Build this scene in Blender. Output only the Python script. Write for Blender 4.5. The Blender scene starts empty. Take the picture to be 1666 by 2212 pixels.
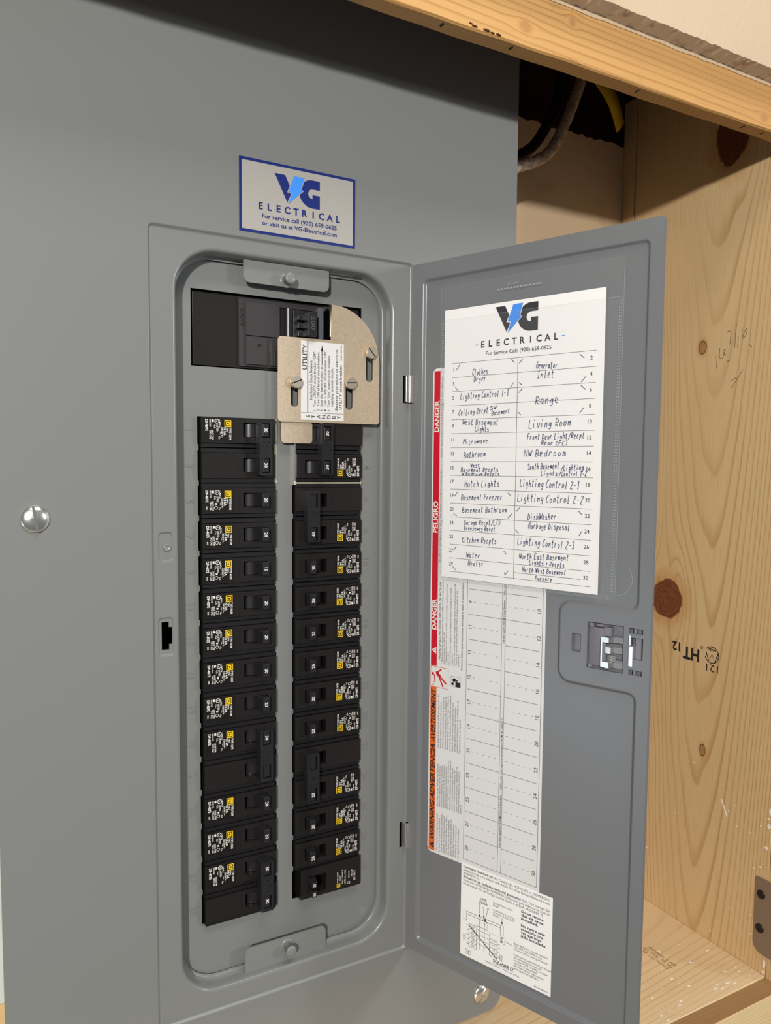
import bpy, bmesh, math, random
from mathutils import Vector, Matrix
from mathutils.geometry import delaunay_2d_cdt
random.seed(7)
S = 0.001                      # all modelling below is in millimetres
SC = bpy.context.scene
COL = SC.collection
# ------------------------------------------------------------------ camera
W, H = 1666, 2212
YAW, PITCH, ROLL = math.radians(29.098), math.radians(-4.177), math.radians(.548)
FPX, PX, PY = 1661.072, 861.445, 1130.853
fw = Vector((math.sin(YAW)*math.cos(PITCH), math.cos(YAW)*math.cos(PITCH), math.sin(PITCH)))
rt = Vector((math.cos(YAW), -math.sin(YAW), 0)); up = rt.cross(fw)
r2 = rt*math.cos(ROLL)+up*math.sin(ROLL); u2 = -rt*math.sin(ROLL)+up*math.cos(ROLL)
cd = bpy.data.cameras.new('camera'); cam = bpy.data.objects.new('camera', cd); COL.objects.link(cam)
cam.matrix_world = Matrix(((r2.x, u2.x, -fw.x, -142.316*S), (r2.y, u2.y, -fw.y, -546.047*S), (r2.z, u2.z, -fw.z, -38.194*S), (0, 0, 0, 1)))
cd.sensor_fit = 'VERTICAL'; cd.sensor_height = 24; cd.lens = FPX/H*24
cd.shift_x = (W/2-PX)/H; cd.shift_y = (PY-H/2)/H
cd.clip_start = .01; cd.clip_end = 50
SC.camera = cam
# ------------------------------------------------------------------ world, lamps, exposure
wd = bpy.data.worlds.new('world'); SC.world = wd; wd.use_nodes = True
wd.node_tree.nodes['Background'].inputs[0].default_value = (.9, .92, 1, 1)
wd.node_tree.nodes['Background'].inputs[1].default_value = .14
def lamp(name, x, y, z, watts, rad, col):
    l = bpy.data.lights.new(name, 'POINT'); l.energy = watts; l.shadow_soft_size = rad*S; l.color = col
    o = bpy.data.objects.new(name, l); o.location = (x*S, y*S, z*S); COL.objects.link(o)
lamp('ceiling_bulb', 1560, -1700, 300, 46, 110, (.93, .97, 1))
lamp('ceiling_bulb', -850, -1500, 345, 113, 36, (1, .965, .92))
al = bpy.data.lights.new('overhead_fill', 'AREA'); al.shape = 'RECTANGLE'; al.size = 1.2; al.size_y = .6; al.energy = 20; al.color = (1, .96, .9)  # added soft overhead fill, imitates ceiling bounce to brighten shelf and rail
ao = bpy.data.objects.new('overhead_fill', al); ao.location = (.1, -1.1, 1.5); COL.objects.link(ao)
wl = bpy.data.lights.new('cool_left_fill', 'AREA'); wl.shape = 'RECTANGLE'; wl.size = .34; wl.size_y = .42; wl.energy = 1.8; wl.color = (.72, .84, 1)  # added soft cool light low on the left, gives the door its bluish glow
wo = bpy.data.objects.new('cool_left_fill', wl); wo.location = (-1.21, -.05, -.64); wo.rotation_euler = Vector((1.43, -.10, .44)).to_track_quat('-Z', 'Y').to_euler(); COL.objects.link(wo)
vs = SC.view_settings; vs.view_transform = 'Standard'; vs.look = 'None'; vs.gamma = 1; vs.exposure = 0; vs.use_curve_mapping = False

# ------------------------------------------------------------------ materials
def srgb(c):
    if isinstance(c, str): c = [int(c[i:i+2], 16) for i in (0, 2, 4)]
    return tuple((v/255/12.92 if v/255 <= .04045 else ((v/255+.055)/1.055)**2.4) for v in c)+(1,)
def mat(name, col, rough=.5, metal=0, spec=.5, bump=None, coat=0, var=None):
    m = bpy.data.materials.new(name); m.use_nodes = True; nt = m.node_tree; b = nt.nodes['Principled BSDF']
    b.inputs['Base Color'].default_value = srgb(col); b.inputs['Roughness'].default_value = rough
    b.inputs['Metallic'].default_value = metal; b.inputs['Specular IOR Level'].default_value = spec
    if coat: b.inputs['Coat Weight'].default_value = coat; b.inputs['Coat Roughness'].default_value = .12
    geo = nt.nodes.new('ShaderNodeNewGeometry')
    def noise(sc, det=3):
        n = nt.nodes.new('ShaderNodeTexNoise'); n.inputs['Scale'].default_value = sc; n.inputs['Detail'].default_value = det
        nt.links.new(geo.outputs['Position'], n.inputs['Vector']); return n
    if var:      # (scale, other colour, lo, hi)
        n = noise(var[0], 5); mr = nt.nodes.new('ShaderNodeMapRange'); mr.inputs[1].default_value = var[2]; mr.inputs[2].default_value = var[3]
        nt.links.new(n.outputs[0], mr.inputs[0]); mx = nt.nodes.new('ShaderNodeMix'); mx.data_type = 'RGBA'
        mx.inputs[6].default_value = srgb(col); mx.inputs[7].default_value = srgb(var[1])
        nt.links.new(mr.outputs[0], mx.inputs[0]); nt.links.new(mx.outputs[2], b.inputs['Base Color'])
    if bump:     # (scale, distance mm)
        n = noise(bump[0], 4); bp = nt.nodes.new('ShaderNodeBump'); bp.inputs['Distance'].default_value = bump[1]*S; bp.inputs['Strength'].default_value = 1
        nt.links.new(n.outputs[0], bp.inputs['Height']); nt.links.new(bp.outputs[0], b.inputs['Normal'])
    return m

class E:                       # tiny expression builder for shader maths
    nt = None
    def __init__(s, k): s.k = k
    @staticmethod
    def op(o, *a):
        n = E.nt.nodes.new('ShaderNodeMath'); n.operation = o
        for i, x in enumerate(a):
            x = x.k if isinstance(x, E) else x
            if isinstance(x, (int, float)): n.inputs[i].default_value = x
            else: E.nt.links.new(x, n.inputs[i])
        return E(n.outputs[0])
    def __add__(s, o): return E.op('ADD', s, o)
    def __radd__(s, o): return E.op('ADD', s, o)
    def __sub__(s, o): return E.op('SUBTRACT', s, o)
    def __rsub__(s, o): return E.op('SUBTRACT', o, s)
    def __mul__(s, o): return E.op('MULTIPLY', s, o)
    def __rmul__(s, o): return E.op('MULTIPLY', s, o)
    def __truediv__(s, o): return E.op('DIVIDE', s, o)
def f_noise(sx, sy, sz, scale, det=2):
    nt = E.nt; g = nt.nodes.new('ShaderNodeNewGeometry'); mp = nt.nodes.new('ShaderNodeMapping'); mp.inputs['Scale'].default_value = (sx, sy, sz)
    nt.links.new(g.outputs['Position'], mp.inputs[0]); n = nt.nodes.new('ShaderNodeTexNoise'); n.inputs['Scale'].default_value = scale; n.inputs['Detail'].default_value = det
    nt.links.new(mp.outputs[0], n.inputs['Vector']); return E(n.outputs[0])
def f_ramp(x, stops):
    n = E.nt.nodes.new('ShaderNodeValToRGB'); E.nt.links.new(x.k, n.inputs[0]); r = n.color_ramp
    while len(r.elements) < len(stops): r.elements.new(.5)
    for e, (p, c) in zip(r.elements, stops): e.position = p; e.color = c if isinstance(c, tuple) else srgb(c)
    return n.outputs[0]
def f_mix(f, a, b):
    n = E.nt.nodes.new('ShaderNodeMix'); n.data_type = 'RGBA'; n.clamp_factor = True; E.nt.links.new(f.k, n.inputs[0])
    for i, c in ((6, a), (7, b)):
        if isinstance(c, str): n.inputs[i].default_value = srgb(c)
        else: E.nt.links.new(c, n.inputs[i])
    return n.outputs[2]
def smooth(x, lo, hi):
    n = E.nt.nodes.new('ShaderNodeMapRange'); n.interpolation_type = 'SMOOTHSTEP'; n.inputs[1].default_value = lo; n.inputs[2].default_value = hi
    E.nt.links.new(x.k, n.inputs[0]); return E(n.outputs[0])
def wood(name, along, across, a0, quad, lin, shift, knots, light, mid, dark, rough=.42, wob=1., flecks=0, dirt=0, lo=.62, freq0=0):
    """pine: growth-ring lines = contours of quad*(across-a0)^2 + lin*along, bent around the knots"""
    m = bpy.data.materials.new(name); m.use_nodes = True; E.nt = nt = m.node_tree; b = nt.nodes['Principled BSDF']
    g = nt.nodes.new('ShaderNodeNewGeometry'); sp = nt.nodes.new('ShaderNodeSeparateXYZ'); nt.links.new(g.outputs['Position'], sp.inputs[0])
    ax = {'x': 0, 'y': 1, 'z': 2}; P = [E(sp.outputs[i])*1000. for i in range(3)]
    L, A = P[ax[along]], P[ax[across]]
    sc = [1, 1, 1]; sc[ax[along]] = .16
    n1 = f_noise(*sc, 22, 2)-.5; n2 = f_noise(*sc, 120, 3)-.5
    v = A-a0+n1*(9*wob)+n2*(1.2*wob)
    for (ka, kl, ra, rl, kind) in knots:
        da = (A-ka)/(ra*2.1); dl = (L-kl)/(rl*2.6)
        f = E.op('EXPONENT', (da*da+dl*dl)*-1.)
        s = E.op('SIGN', A-ka) if kind < 2 else E.op('SIGN', A-ka)
        v = v-f*s*(ra*1.15)*smooth(E.op('ABSOLUTE', A-ka), 0, ra*.9)
    ph = v*v*quad+v*freq0+L*lin+shift+n1*1.3
    fr = E.op('FRACT', ph)
    ln = smooth(fr, lo, .93)*(1.-smooth(fr, .93, .995))
    nb = f_noise(*sc, 9, 2)
    sc2 = [1, 1, 1]; sc2[ax[along]] = .03
    fib = f_noise(*sc2, 900, 2)
    c = f_mix(smooth(nb, .3, .7), light, mid)
    c = f_mix(ln*(f_noise(*sc, 30, 2)*1.3)*smooth(f_noise(*sc, 12, 2), .25, .6), c, dark)
    c = f_mix(smooth(fib, .5, .75)*.22, c, dark)
    for (ka, kl, ra, rl, kind) in knots:
        wbl = f_noise(1, 1, 1, 90, 2)-.5
        da = (A-ka)/ra; dl = (L-kl)/rl
        d = E.op('SQRT', da*da+dl*dl)+wbl*.5
        halo = (1.-smooth(d, 1., 1.9))*.55
        c = f_mix(halo, c, 'c08a4c')
        core = (1.-smooth(d, .93, 1.05))
        rings = E.op('FRACT', d*3.5+wbl*2)
        kc = f_mix(smooth(rings, .3, 1.), *( ('6d3a22', '7e4a2e') if kind == 1 else ('b08258', '9c6e48')))
        c = f_mix(core*(.45 if kind == 2 else 1.), c, kc)
        if kind == 0:
            rim = smooth(d, .8, .95)*(1.-smooth(d, 1., 1.12)); c = f_mix(rim*.85, c, '4a2a1c')
    if flecks:
        fk = smooth(f_noise(1, 1, 1, 150, 1), .735, .75)*smooth(f_noise(1, 1, 1, 14, 1), .5, .62)*(1.-smooth(P[2], -430, -330)); c = f_mix(fk, c, 'f4ede0')
    if dirt:
        dt = smooth(f_noise(1, 1, 1, 26, 5), .62, .72)*dirt; c = f_mix(dt, c, '7b6a55')
    nt.links.new(c, b.inputs['Base Color']); b.inputs['Roughness'].default_value = rough
    bp = nt.nodes.new('ShaderNodeBump'); bp.inputs['Distance'].default_value = .12*S; nt.links.new((fib+ln*-.5).k, bp.inputs['Height']); nt.links.new(bp.outputs[0], b.inputs['Normal'])
    return m
M = {}
M['gray'] = mat('gray_enamel', '7b7d7b', .27, 0, .5, (900, .02))
M['door'] = mat('gray_enamel_door', '717375', .3, 0, .5, (900, .02))
M['latchp'] = mat('latch_plastic', '76757b', .4, 0, .5)
M['black'] = mat('black_plastic', '1d1a19', .36, 0, .4, (1600, .015))
M['black2'] = mat('dark_plastic', '141215', .5, 0, .35)
M['handle'] = mat('handle_plastic', '232225', .3, 0, .45, (1800, .02))
M['labelk'] = mat('black_label_ink', '14110f', .38, 0, .4)
M['white'] = mat('white_print', 'dcdad2', .6, 0, .2)
M['yellow'] = mat('yellow_print', 'e2bd1f', .6, 0, .2)
M['zinc'] = mat('zinc_chromate_steel', 'd6c4aa', .4, .55, .5, (420, .14), 0, (500, 'cdb99d', .45, .65))
M['chrome'] = mat('bright_steel', 'e8e8e2', .26, .95)
M['screw'] = mat('nickel_screw', 'ddd0bc', .3, .75)
M['edgeb'] = mat('grey_blue_plastic', '50535e', .35)
M['black3'] = mat('black_plastic_sheen', '353132', .42)  # main breaker's raised plates: glossy reflection put in as a lighter grey
M['hole'] = mat('black_hole', '040404', .8)
M['emb'] = mat('pale_moulded_lettering', '4c4a4c', .4)  # paler than the handle so the raised figures stand out
M['flange'] = mat('shaded_zinc_steel', '6e6862', .25, 1)  # flange of the interlock plate, its shade put into a darker tone
M['rim'] = mat('bare_steel_edge', 'c8c8c0', .3, 1)
M['vinyl'] = mat('white_vinyl', 'dcdbd9', .45, 0, .35)
M['vinylg'] = mat('silver_white_vinyl', 'a7a39c', .3, 0, .5)
M['paper'] = mat('white_paper', 'f3f1ee', .6, 0, .2)
M['navy'] = mat('navy_ink', '12246e', .4, 0, .4)
M['blue'] = mat('sky_blue_ink', '3f8fee', .4, 0, .4)
M['blueL'] = mat('pale_blue_ink', '8fb6dc', .4, 0, .4)
M['ink'] = mat('black_ink', '231f24', .5, 0, .3)
M['inkg'] = mat('gray_line_ink', '5c5a5e', .5, 0, .3)
M['pen'] = mat('blue_pen', '1f3163', .5, 0, .3)
M['pencil'] = mat('pencil', '6f5c42', .6, 0, .2)
M['stamp'] = mat('black_stamp', '2e2a26', .6, 0, .2)
M['stamp2'] = mat('faded_stamp', '8d6a45', .6, 0, .2)
M['red'] = mat('danger_red', 'c40f25', .4, 0, .4)
M['orange'] = mat('warning_orange', 'd9641f', .4, 0, .4)
M['drywall'] = mat('painted_drywall', 'd0b99c', .6, 0, .35, (240, .4), 0, (7, 'c7ae90', .4, .7))
M['gypsum'] = mat('gypsum_edge', 'ddd0bf', .95, 0, .1, (160, .5), 0, (90, 'b59f84', .54, .7))
M['plaster'] = mat('painted_board', 'cdb493', .7, 0, .3, (60, .3), 0, (22, 'b79f80', .62, .76))
M['pale'] = mat('pale_painted_wall', 'd3dcd6', .7, 0, .3, (35, .5))
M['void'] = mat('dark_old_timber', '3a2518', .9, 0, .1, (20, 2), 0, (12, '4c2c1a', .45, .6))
M['inside'] = mat('box_interior', '141414', .8, 0, .1)
M['sheath'] = mat('braided_cable_sheath', 'b8a690', .5, 0, .3, (900, .2), 0, (260, '98846e', .45, .6))
M['cable_shade'] = mat('cable_shadow_black', '17120f', .6, 0, .2)
M['ystrap'] = mat('yellow_jacket', 'd9b414', .5, 0, .3)
M['brass'] = mat('aged_hinge_steel', '8f7a66', .5, .35, .4, (200, .2))
M['drk'] = mat('black_screw', '2b2422', .45, .5, .5)

M['paint_drip'] = mat('white_paint_spill', 'f2ebdf', .5, 0, .3)
def film():
    m = bpy.data.materials.new('clear_film'); m.use_nodes = True; nt = m.node_tree; nt.nodes.clear()
    o = nt.nodes.new('ShaderNodeOutputMaterial'); t = nt.nodes.new('ShaderNodeBsdfTransparent'); t.inputs[0].default_value = (.99, .99, .99, 1)
    p = nt.nodes.new('ShaderNodeBsdfPrincipled'); p.inputs['Base Color'].default_value = srgb('c8cccc'); p.inputs['Roughness'].default_value = .16
    x = nt.nodes.new('ShaderNodeMixShader'); x.inputs[0].default_value = .045
    nt.links.new(t.outputs[0], x.inputs[1]); nt.links.new(p.outputs[0], x.inputs[2]); nt.links.new(x.outputs[0], o.inputs[0]); return m
M['film'] = film()
M['seam'] = film(); M['seam'].name = 'clear_seam'; M['seam'].node_tree.nodes['Mix Shader'].inputs[0].default_value = .42
M['pine_side'] = wood('pine_side', 'z', 'y', -14, 1/560., -1/78., .3,
    [(-25.5, 290, 20, 30, 1), (36, -178, 21, 21.5, 1), (1.7, 87, 4.6, 6.6, 0), (-17, -329, 3.6, 6.2, 0)], 'dcbe8e', 'd4b282', 'b98f57', .4, 1.3, 1, 0, .58)
M['pine_head'] = wood('pine_header', 'x', 'z', 292, 1/900., 1/260., .1,
    [(204, 268.5, 8, 7, 0)][:0]+[(268.5, 204, 3.6, 4.6, 2), (265, 462, 3.2, 4.2, 2), (284, 246, 3.4, 2.4, 2)], 'd2a466', 'c99758', 'ac7a40', .45, .5, 0, .25, .5, .22)
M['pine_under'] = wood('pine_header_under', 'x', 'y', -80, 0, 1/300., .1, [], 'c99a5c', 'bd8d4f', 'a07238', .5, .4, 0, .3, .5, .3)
M['pine_floor'] = wood('pine_floor', 'x', 'y', 40, 1/1400., 1/70., .2, [], 'e6cda4', 'dec196', 'cba777', .3, 1.5, 1, .1, .62)
M['pine_rail'] = wood('pine_rail', 'x', 'z', -500, 0, 1/90., .2, [], 'ecd29f', 'e2c189', 'c79a60', .4, .8, 0, .2, .5, .35)
M['pine_railtop'] = wood('pine_rail_top_shaded', 'x', 'y', -90, 0, 1/120., .2, [(-108, 318, 4, 6, 0)], 'a8835a', '9a7349', '75502f', .5, .8, 0, .3, .45, .33)  # same board as the rail face, the shade on its top painted in as brown

# ------------------------------------------------------------------ geometry helpers
class Fr:                       # a local drawing plane: a to the right, b up, d towards the viewer
    def __init__(s, o, u, v): s.o = Vector(o); s.u = Vector(u).normalized(); s.v = Vector(v).normalized(); s.n = s.u.cross(s.v)
    def __call__(s, a, b, d=0): return s.o+s.u*a+s.v*b+s.n*d
def front(y): return Fr((0, y, 0), (1, 0, 0), (0, 0, 1))
TH = math.radians(111.823); HX, HY = 164.562, -11.707
DOOR = Fr((HX, HY, 0), (-math.cos(TH), -math.sin(TH), 0), (0, 0, 1))
SIDE = Fr((517, 0, 0), (0, -1, 0), (0, 0, 1))       # inner face of the side board: a = -y
class MB:
    def __init__(s): s.v = []; s.f = []; s.m = []; s.s = []
    def add(s, vs, fs, m=0, sm=False):
        o = len(s.v); s.v += [tuple(p) for p in vs]; s.f += [tuple(o+i for i in f) for f in fs]; s.m += [m]*len(fs); s.s += [sm]*len(fs)
    def box(s, x0, x1, y0, y1, z0, z1, m=0, F=None):
        P = [(x, y, z) for x in (x0, x1) for y in (y0, y1) for z in (z0, z1)]
        if F: P = [F(x, z, -y) for x, y, z in P]
        s.add(P, [(0, 1, 3, 2), (4, 6, 7, 5), (0, 4, 5, 1), (2, 3, 7, 6), (0, 2, 6, 4), (1, 5, 7, 3)], m)
    def prism(s, F, pts, d0, d1, m=0, sm=False):      # convex or simple polygon, ccw; d1 front
        plate(s, F, [pts], d1, d1-d0, m, sm)
    def cyl(s, c, ax, r, h, m=0, seg=24, r2=None, cap=True, sm=True):
        c = Vector(c); ax = Vector(ax).normalized(); t = Vector((0, 0, 1)) if abs(ax.z) < .9 else Vector((1, 0, 0)); u = ax.cross(t).normalized(); w = ax.cross(u)
        r2 = r if r2 is None else r2; A = []; B = []
        for i in range(seg):
            a = 2*math.pi*i/seg; d = u*math.cos(a)+w*math.sin(a); A.append(c+d*r); B.append(c+ax*h+d*r2)
        s.add(A+B, [(i, (i+1) % seg, seg+(i+1) % seg, seg+i) for i in range(seg)], m, sm)
        if cap: s.add(A, [tuple(range(seg))[::-1]], m); s.add(B, [tuple(range(seg))], m)
    def lathe(s, c, ax, prof, m=0, seg=28):           # prof: list of (radius, height)
        c = Vector(c); ax = Vector(ax).normalized(); t = Vector((0, 0, 1)) if abs(ax.z) < .9 else Vector((1, 0, 0)); u = ax.cross(t).normalized(); w = ax.cross(u); P = []
        for r, h in prof:
            for i in range(seg):
                a = 2*math.pi*i/seg; P.append(c+ax*h+(u*math.cos(a)+w*math.sin(a))*r)
        s.add(P, [(k*seg+i, k*seg+(i+1) % seg, (k+1)*seg+(i+1) % seg, (k+1)*seg+i) for k in range(len(prof)-1) for i in range(seg)], m, True)
        if prof[-1][0] > .01: s.add(P[-seg:], [tuple(range(seg))], m)
    def tube(s, path, r, m=0, seg=12, rib=0):
        n = len(path); path = [Vector(p) for p in path]; V = []
        for i, p in enumerate(path):
            t = (path[min(i+1, n-1)]-path[max(i-1, 0)]).normalized(); u = t.cross(Vector((0, 1, .01))).normalized(); w = t.cross(u)
            rr = r*(1+(rib if i % 2 else -rib))
            for k in range(seg):
                a = 2*math.pi*k/seg; q = rr*(1+.06*math.sin(4*a+i*.7)*(rib > 0)); V.append(p+(u*math.cos(a)+w*math.sin(a))*q)
        s.add(V, [(i*seg+k, i*seg+(k+1) % seg, (i+1)*seg+(k+1) % seg, (i+1)*seg+k) for i in range(n-1) for k in range(seg)], m, True)
        s.add(V[:seg], [tuple(range(seg))], m); s.add(V[-seg:], [tuple(range(seg))[::-1]], m)
    def build(s, name, mats, parent=None, org=(0, 0, 0), bevel=0, seg=2):
        me = bpy.data.meshes.new(name); o = Vector(org)
        me.from_pydata([tuple((Vector(p)-o)*S) for p in s.v], [], s.f)
        for x in (mats if isinstance(mats, (list, tuple)) else [mats]): me.materials.append(M[x])
        for p, mi, sm in zip(me.polygons, s.m, s.s): p.material_index = mi; p.use_smooth = sm or bevel > 0
        ob = bpy.data.objects.new(name, me); COL.objects.link(ob)
        if parent: ob.parent = parent
        else: ob.location = o*S
        if bevel:
            b = ob.modifiers.new('bevel', 'BEVEL'); b.width = bevel*S; b.segments = seg; b.limit_method = 'ANGLE'; b.angle_limit = math.radians(40); b.harden_normals = True
        return ob
def inside(p, loop):
    x, y = p; c = False; j = len(loop)-1
    for i in range(len(loop)):
        a, b = loop[i], loop[j]
        if (a[1] > y) != (b[1] > y) and x < (b[0]-a[0])*(y-a[1])/(b[1]-a[1])+a[0]: c = not c
        j = i
    return c
def fill(loops):
    vs = []; es = []
    for L in loops:
        o = len(vs); vs += [Vector((p[0], p[1])) for p in L]; es += [(o+i, o+(i+1) % len(L)) for i in range(len(L))]
    r = delaunay_2d_cdt(vs, es, [], 0, 1e-5); V = r[0]; T = []
    for t in r[2]:
        c = sum((V[i] for i in t), Vector((0, 0)))/3
        if sum(inside(c, L) for L in loops) % 2:
            a, b, d = (V[i] for i in t); T.append(tuple(t) if (b-a).cross(d-a) > 0 else tuple(t)[::-1])
    return [(p[0], p[1]) for p in V], T
def area(L): return sum(L[i-1][0]*L[i][1]-L[i][0]*L[i-1][1] for i in range(len(L)))/2
def plate(mb, F, loops, d=0, th=1, m=0, sm=False, back=True, mside=None):
    V, T = fill(loops); mb.add([F(a, b, d) for a, b in V], T, m, sm)
    if not th: return
    if back: mb.add([F(a, b, d-th) for a, b in V], [t[::-1] for t in T], m, sm)
    for k, L in enumerate(loops):
        L = list(L)
        if (area(L) > 0) != (k == 0 or not inside(L[0], loops[0])): L = L[::-1]
        n = len(L); mb.add([F(a, b, d) for a, b in L]+[F(a, b, d-th) for a, b in L], [(n+i, n+(i+1) % n, (i+1) % n, i) for i in range(n)], m if mside is None else mside, sm)
def rrect(x0, x1, z0, z1, r=0, n=6):
    return poly([(x0, z0), (x1, z0), (x1, z1), (x0, z1)], [r]*4, 0, n)
def poly(C, R, off=0, n=6):     # axis-aligned ccw outline with rounded corners, moved inwards by off
    out = []; k = len(C)
    for i in range(k):
        P = Vector(C[i]); e1 = (P-Vector(C[i-1])).normalized(); e2 = (Vector(C[(i+1) % k])-P).normalized()
        n1 = Vector((-e1.y, e1.x)); n2 = Vector((-e2.y, e2.x)); Q = P+(n1+n2)*off
        conv = e1.x*e2.y-e1.y*e2.x > 0; r = max(R[i]-off if conv else R[i]+off, .02)
        if R[i] == 0 and off == 0: out.append((Q.x, Q.y)); continue
        c = Q-e1*r+e2*r
        for j in range(n+1):
            t = math.pi/2*j/n; p = c-e2*r*math.cos(t)+e1*r*math.sin(t); out.append((p.x, p.y))
    return out
def rings(mb, F, C, R, prof, m=0, n=8):
    Ls = [poly(C, R, o, n) for o, d in prof]; k = len(Ls[0])
    mb.add([F(a, b, d) for L, (o, d) in zip(Ls, prof) for a, b in L],
           [(j*k+i, j*k+(i+1) % k, (j+1)*k+(i+1) % k, (j+1)*k+i) for j in range(len(prof)-1) for i in range(k)], m, True)
    return Ls[0], Ls[-1]
def sstep(w, d0, d1, n=7, o0=0):
    P = [(o0, d0), (o0+.35, d0)]
    for i in range(1, n):
        t = i/n; q = t*t*(3-2*t); P.append((o0+.35+w*t, d0+(d1-d0)*q))
    return P+[(o0+.35+w, d1), (o0+.7+w, d1)]
# ------------------------------------------------------------------ printed text
TC = {}
def glyphs(s, bold, shear):
    k = (s, bold, shear)
    if k not in TC:
        cu = bpy.data.curves.new('t', 'FONT'); cu.body = s; cu.resolution_u = 2; cu.offset = bold; cu.shear = shear
        ob = bpy.data.objects.new('t', cu); me = bpy.data.meshes.new_from_object(ob)
        V = [(v.co.x, v.co.y) for v in me.vertices]; Fs = [tuple(p.vertices) for p in me.polygons]
        xs = [v[0] for v in V] or [0, 1]
        TC[k] = (V, Fs, min(xs), max(xs))
        bpy.data.meshes.remove(me); bpy.data.objects.remove(ob); bpy.data.curves.remove(cu)
    return TC[k]
def text(mb, F, s, a, b, h, w=None, rot=0, bold=0., shear=0., al='L', m=0, d=.12, wmax=None):
    V, Fs, x0, x1 = glyphs(s, bold, shear)
    sc = h/.69; sx = sc
    if w: sx = w/max(x1-x0, .01)
    elif wmax and (x1-x0)*sc > wmax: sx = wmax/(x1-x0)
    off = {'L': 0, 'C': .5, 'R': 1}[al]*(x1-x0)
    c, t = math.cos(math.radians(rot)), math.sin(math.radians(rot)); P = []
    for x, y in V:
        X = (x-x0-off)*sx; Y = y*sc; P.append(F(a+X*c-Y*t, b+X*t+Y*c, d))
    mb.add(P, Fs, m)
def rect(mb, F, a0, a1, b0, b1, m=0, d=.1): mb.add([F(a0, b0, d), F(a1, b0, d), F(a1, b1, d), F(a0, b1, d)], [(0, 1, 2, 3)], m)
def line(mb, F, pts, w=.3, m=0, d=.12):
    P = [Vector(p) for p in pts]; V = []
    for i, p in enumerate(P):
        t = (P[min(i+1, len(P)-1)]-P[max(i-1, 0)])
        t = t.normalized() if t.length > 1e-6 else Vector((1, 0)); n = Vector((-t.y, t.x))*w/2; V += [F(*(p+n), d), F(*(p-n), d)]
    mb.add(V, [(2*i, 2*i+1, 2*i+3, 2*i+2) for i in range(len(P)-1)], m)
def circ(mb, F, a, b, r, w=.25, m=0, d=.12, a0=0, a1=360, n=20):
    line(mb, F, [(a+r*math.cos(math.radians(a0+(a1-a0)*i/n)), b+r*math.sin(math.radians(a0+(a1-a0)*i/n))) for i in range(n+1)], w, m, d)
def pfill(mb, F, pts, m=0, d=.12):
    V, T = fill([pts]); mb.add([F(a, b, d) for a, b in V], T, m)
# handwriting: one stroke alphabet, baseline y=2, x-height y=6, capitals y=9
HWF = dict(A='02 39 62|14 45', B='12 19 48 46 15 45 53 22 12', C='58 39 16 13 32 53', D='12 19 47 55 43 12', E='59 19 12 52|16 46', F='59 19 12|16 46', G='58 39 16 13 32 53 56 36',
 H='12 19|52 59|15 56', I='19 49|39 32|12 52', K='12 19|58 15 52', L='19 12 52', M='02 19 35 59 62', N='12 19 52 59', P='12 19 48 56 15', R='12 19 48 56 15 52', S='58 29 17 46 54 32 12', T='09 69|39 32', W='09 22 37 42 69',
 a='45 26 14 22 43 46 43 52', b='19 12 33 45 26 15', c='46 26 14 22 42', d='45 26 14 22 43|49 43 52', e='14 45 36 16 13 22 42', f='49 38 32|16 46', g='45 26 14 23 44 46 41 20 11', h='19 12|14 36 45 42', i='26 22|28 29', k='19 12|46 14 42', l='29 22 32',
 m='16 12|15 26 32|35 46 52', n='16 12|14 36 45 42', o='26 14 22 43 45 26', p='16 10|15 36 45 33 13', r='16 12|14 26 46', s='46 26 15 44 42 12', t='29 22 42|07 47', u='16 13 22 43 46 52', v='16 32 56', w='06 12 35 42 66', y='16 24 34|46 31 10', z='16 46 12 42', q='45 26 14 23 44|46 40')
HWF.update({'1': '28 39 32|22 42', '2': '18 39 58 47 12 52', '3': '18 39 47 35 54 32 13', '-': '15 45', '/': '11 59', '+': '15 55|37 33', '0': '39 16 32 55 39', '7': '19 59 32', '4': '19 15 55|49 42', '6': '49 15 22 43 35 14'})
def catmull(P, k=3):
    if len(P) < 3: return P
    Q = [P[0]]+P+[P[-1]]; out = []
    for i in range(1, len(Q)-2):
        a, b, c, e = Q[i-1:i+3]
        for j in range(k):
            t = j/k; out.append(tuple(.5*((2*b[q])+(-a[q]+c[q])*t+(2*a[q]-5*b[q]+4*c[q]-e[q])*t*t+(-a[q]+3*b[q]-3*c[q]+e[q])*t**3) for q in (0, 1)))
    return out+[P[-1]]
def hand(mb, F, s, a0, b0, a1, b1, h=4.3, w=.5, m=0, slant=.12):
    n = sum(.6 if c == ' ' else 1 for c in s); adv = (a1-a0)/n; x = a0; L = (a1-a0)
    for c in s:
        if c == ' ': x += adv*.6; continue
        jy = random.uniform(-.2, .2); js = random.uniform(.92, 1.08)
        sx = adv/6.6; sy = h/7*js
        yb = b0+(b1-b0)*(x-a0)/L+jy
        for st in HWF.get(c, '').split('|'):
            P = [(int(p[0]), int(p[1])) for p in st.split()]
            if not P: continue
            P = catmull([(x+(px+random.uniform(-.25, .25))*sx+(py-2)*sy*slant, yb+(py-2+random.uniform(-.2, .2))*sy) for px, py in P])
            line(mb, F, P, w, m, .14)
        x += adv
# ------------------------------------------------------------------ objects
def empty(name, loc, label, cat, group=None):
    o = bpy.data.objects.new(name, None); o.empty_display_size = .02; COL.objects.link(o); o.location = Vector(loc)*S
    o['label'] = label; o['category'] = cat
    if group: o['group'] = group
    return o
def tag(o, label, cat, group=None):
    o['label'] = label; o['category'] = cat
    if group: o['group'] = group
    return o
def struct(o, label=None, cat=None):
    o['kind'] = 'structure'
    if label: o['label'] = label
    if cat: o['category'] = cat
    return o

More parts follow.
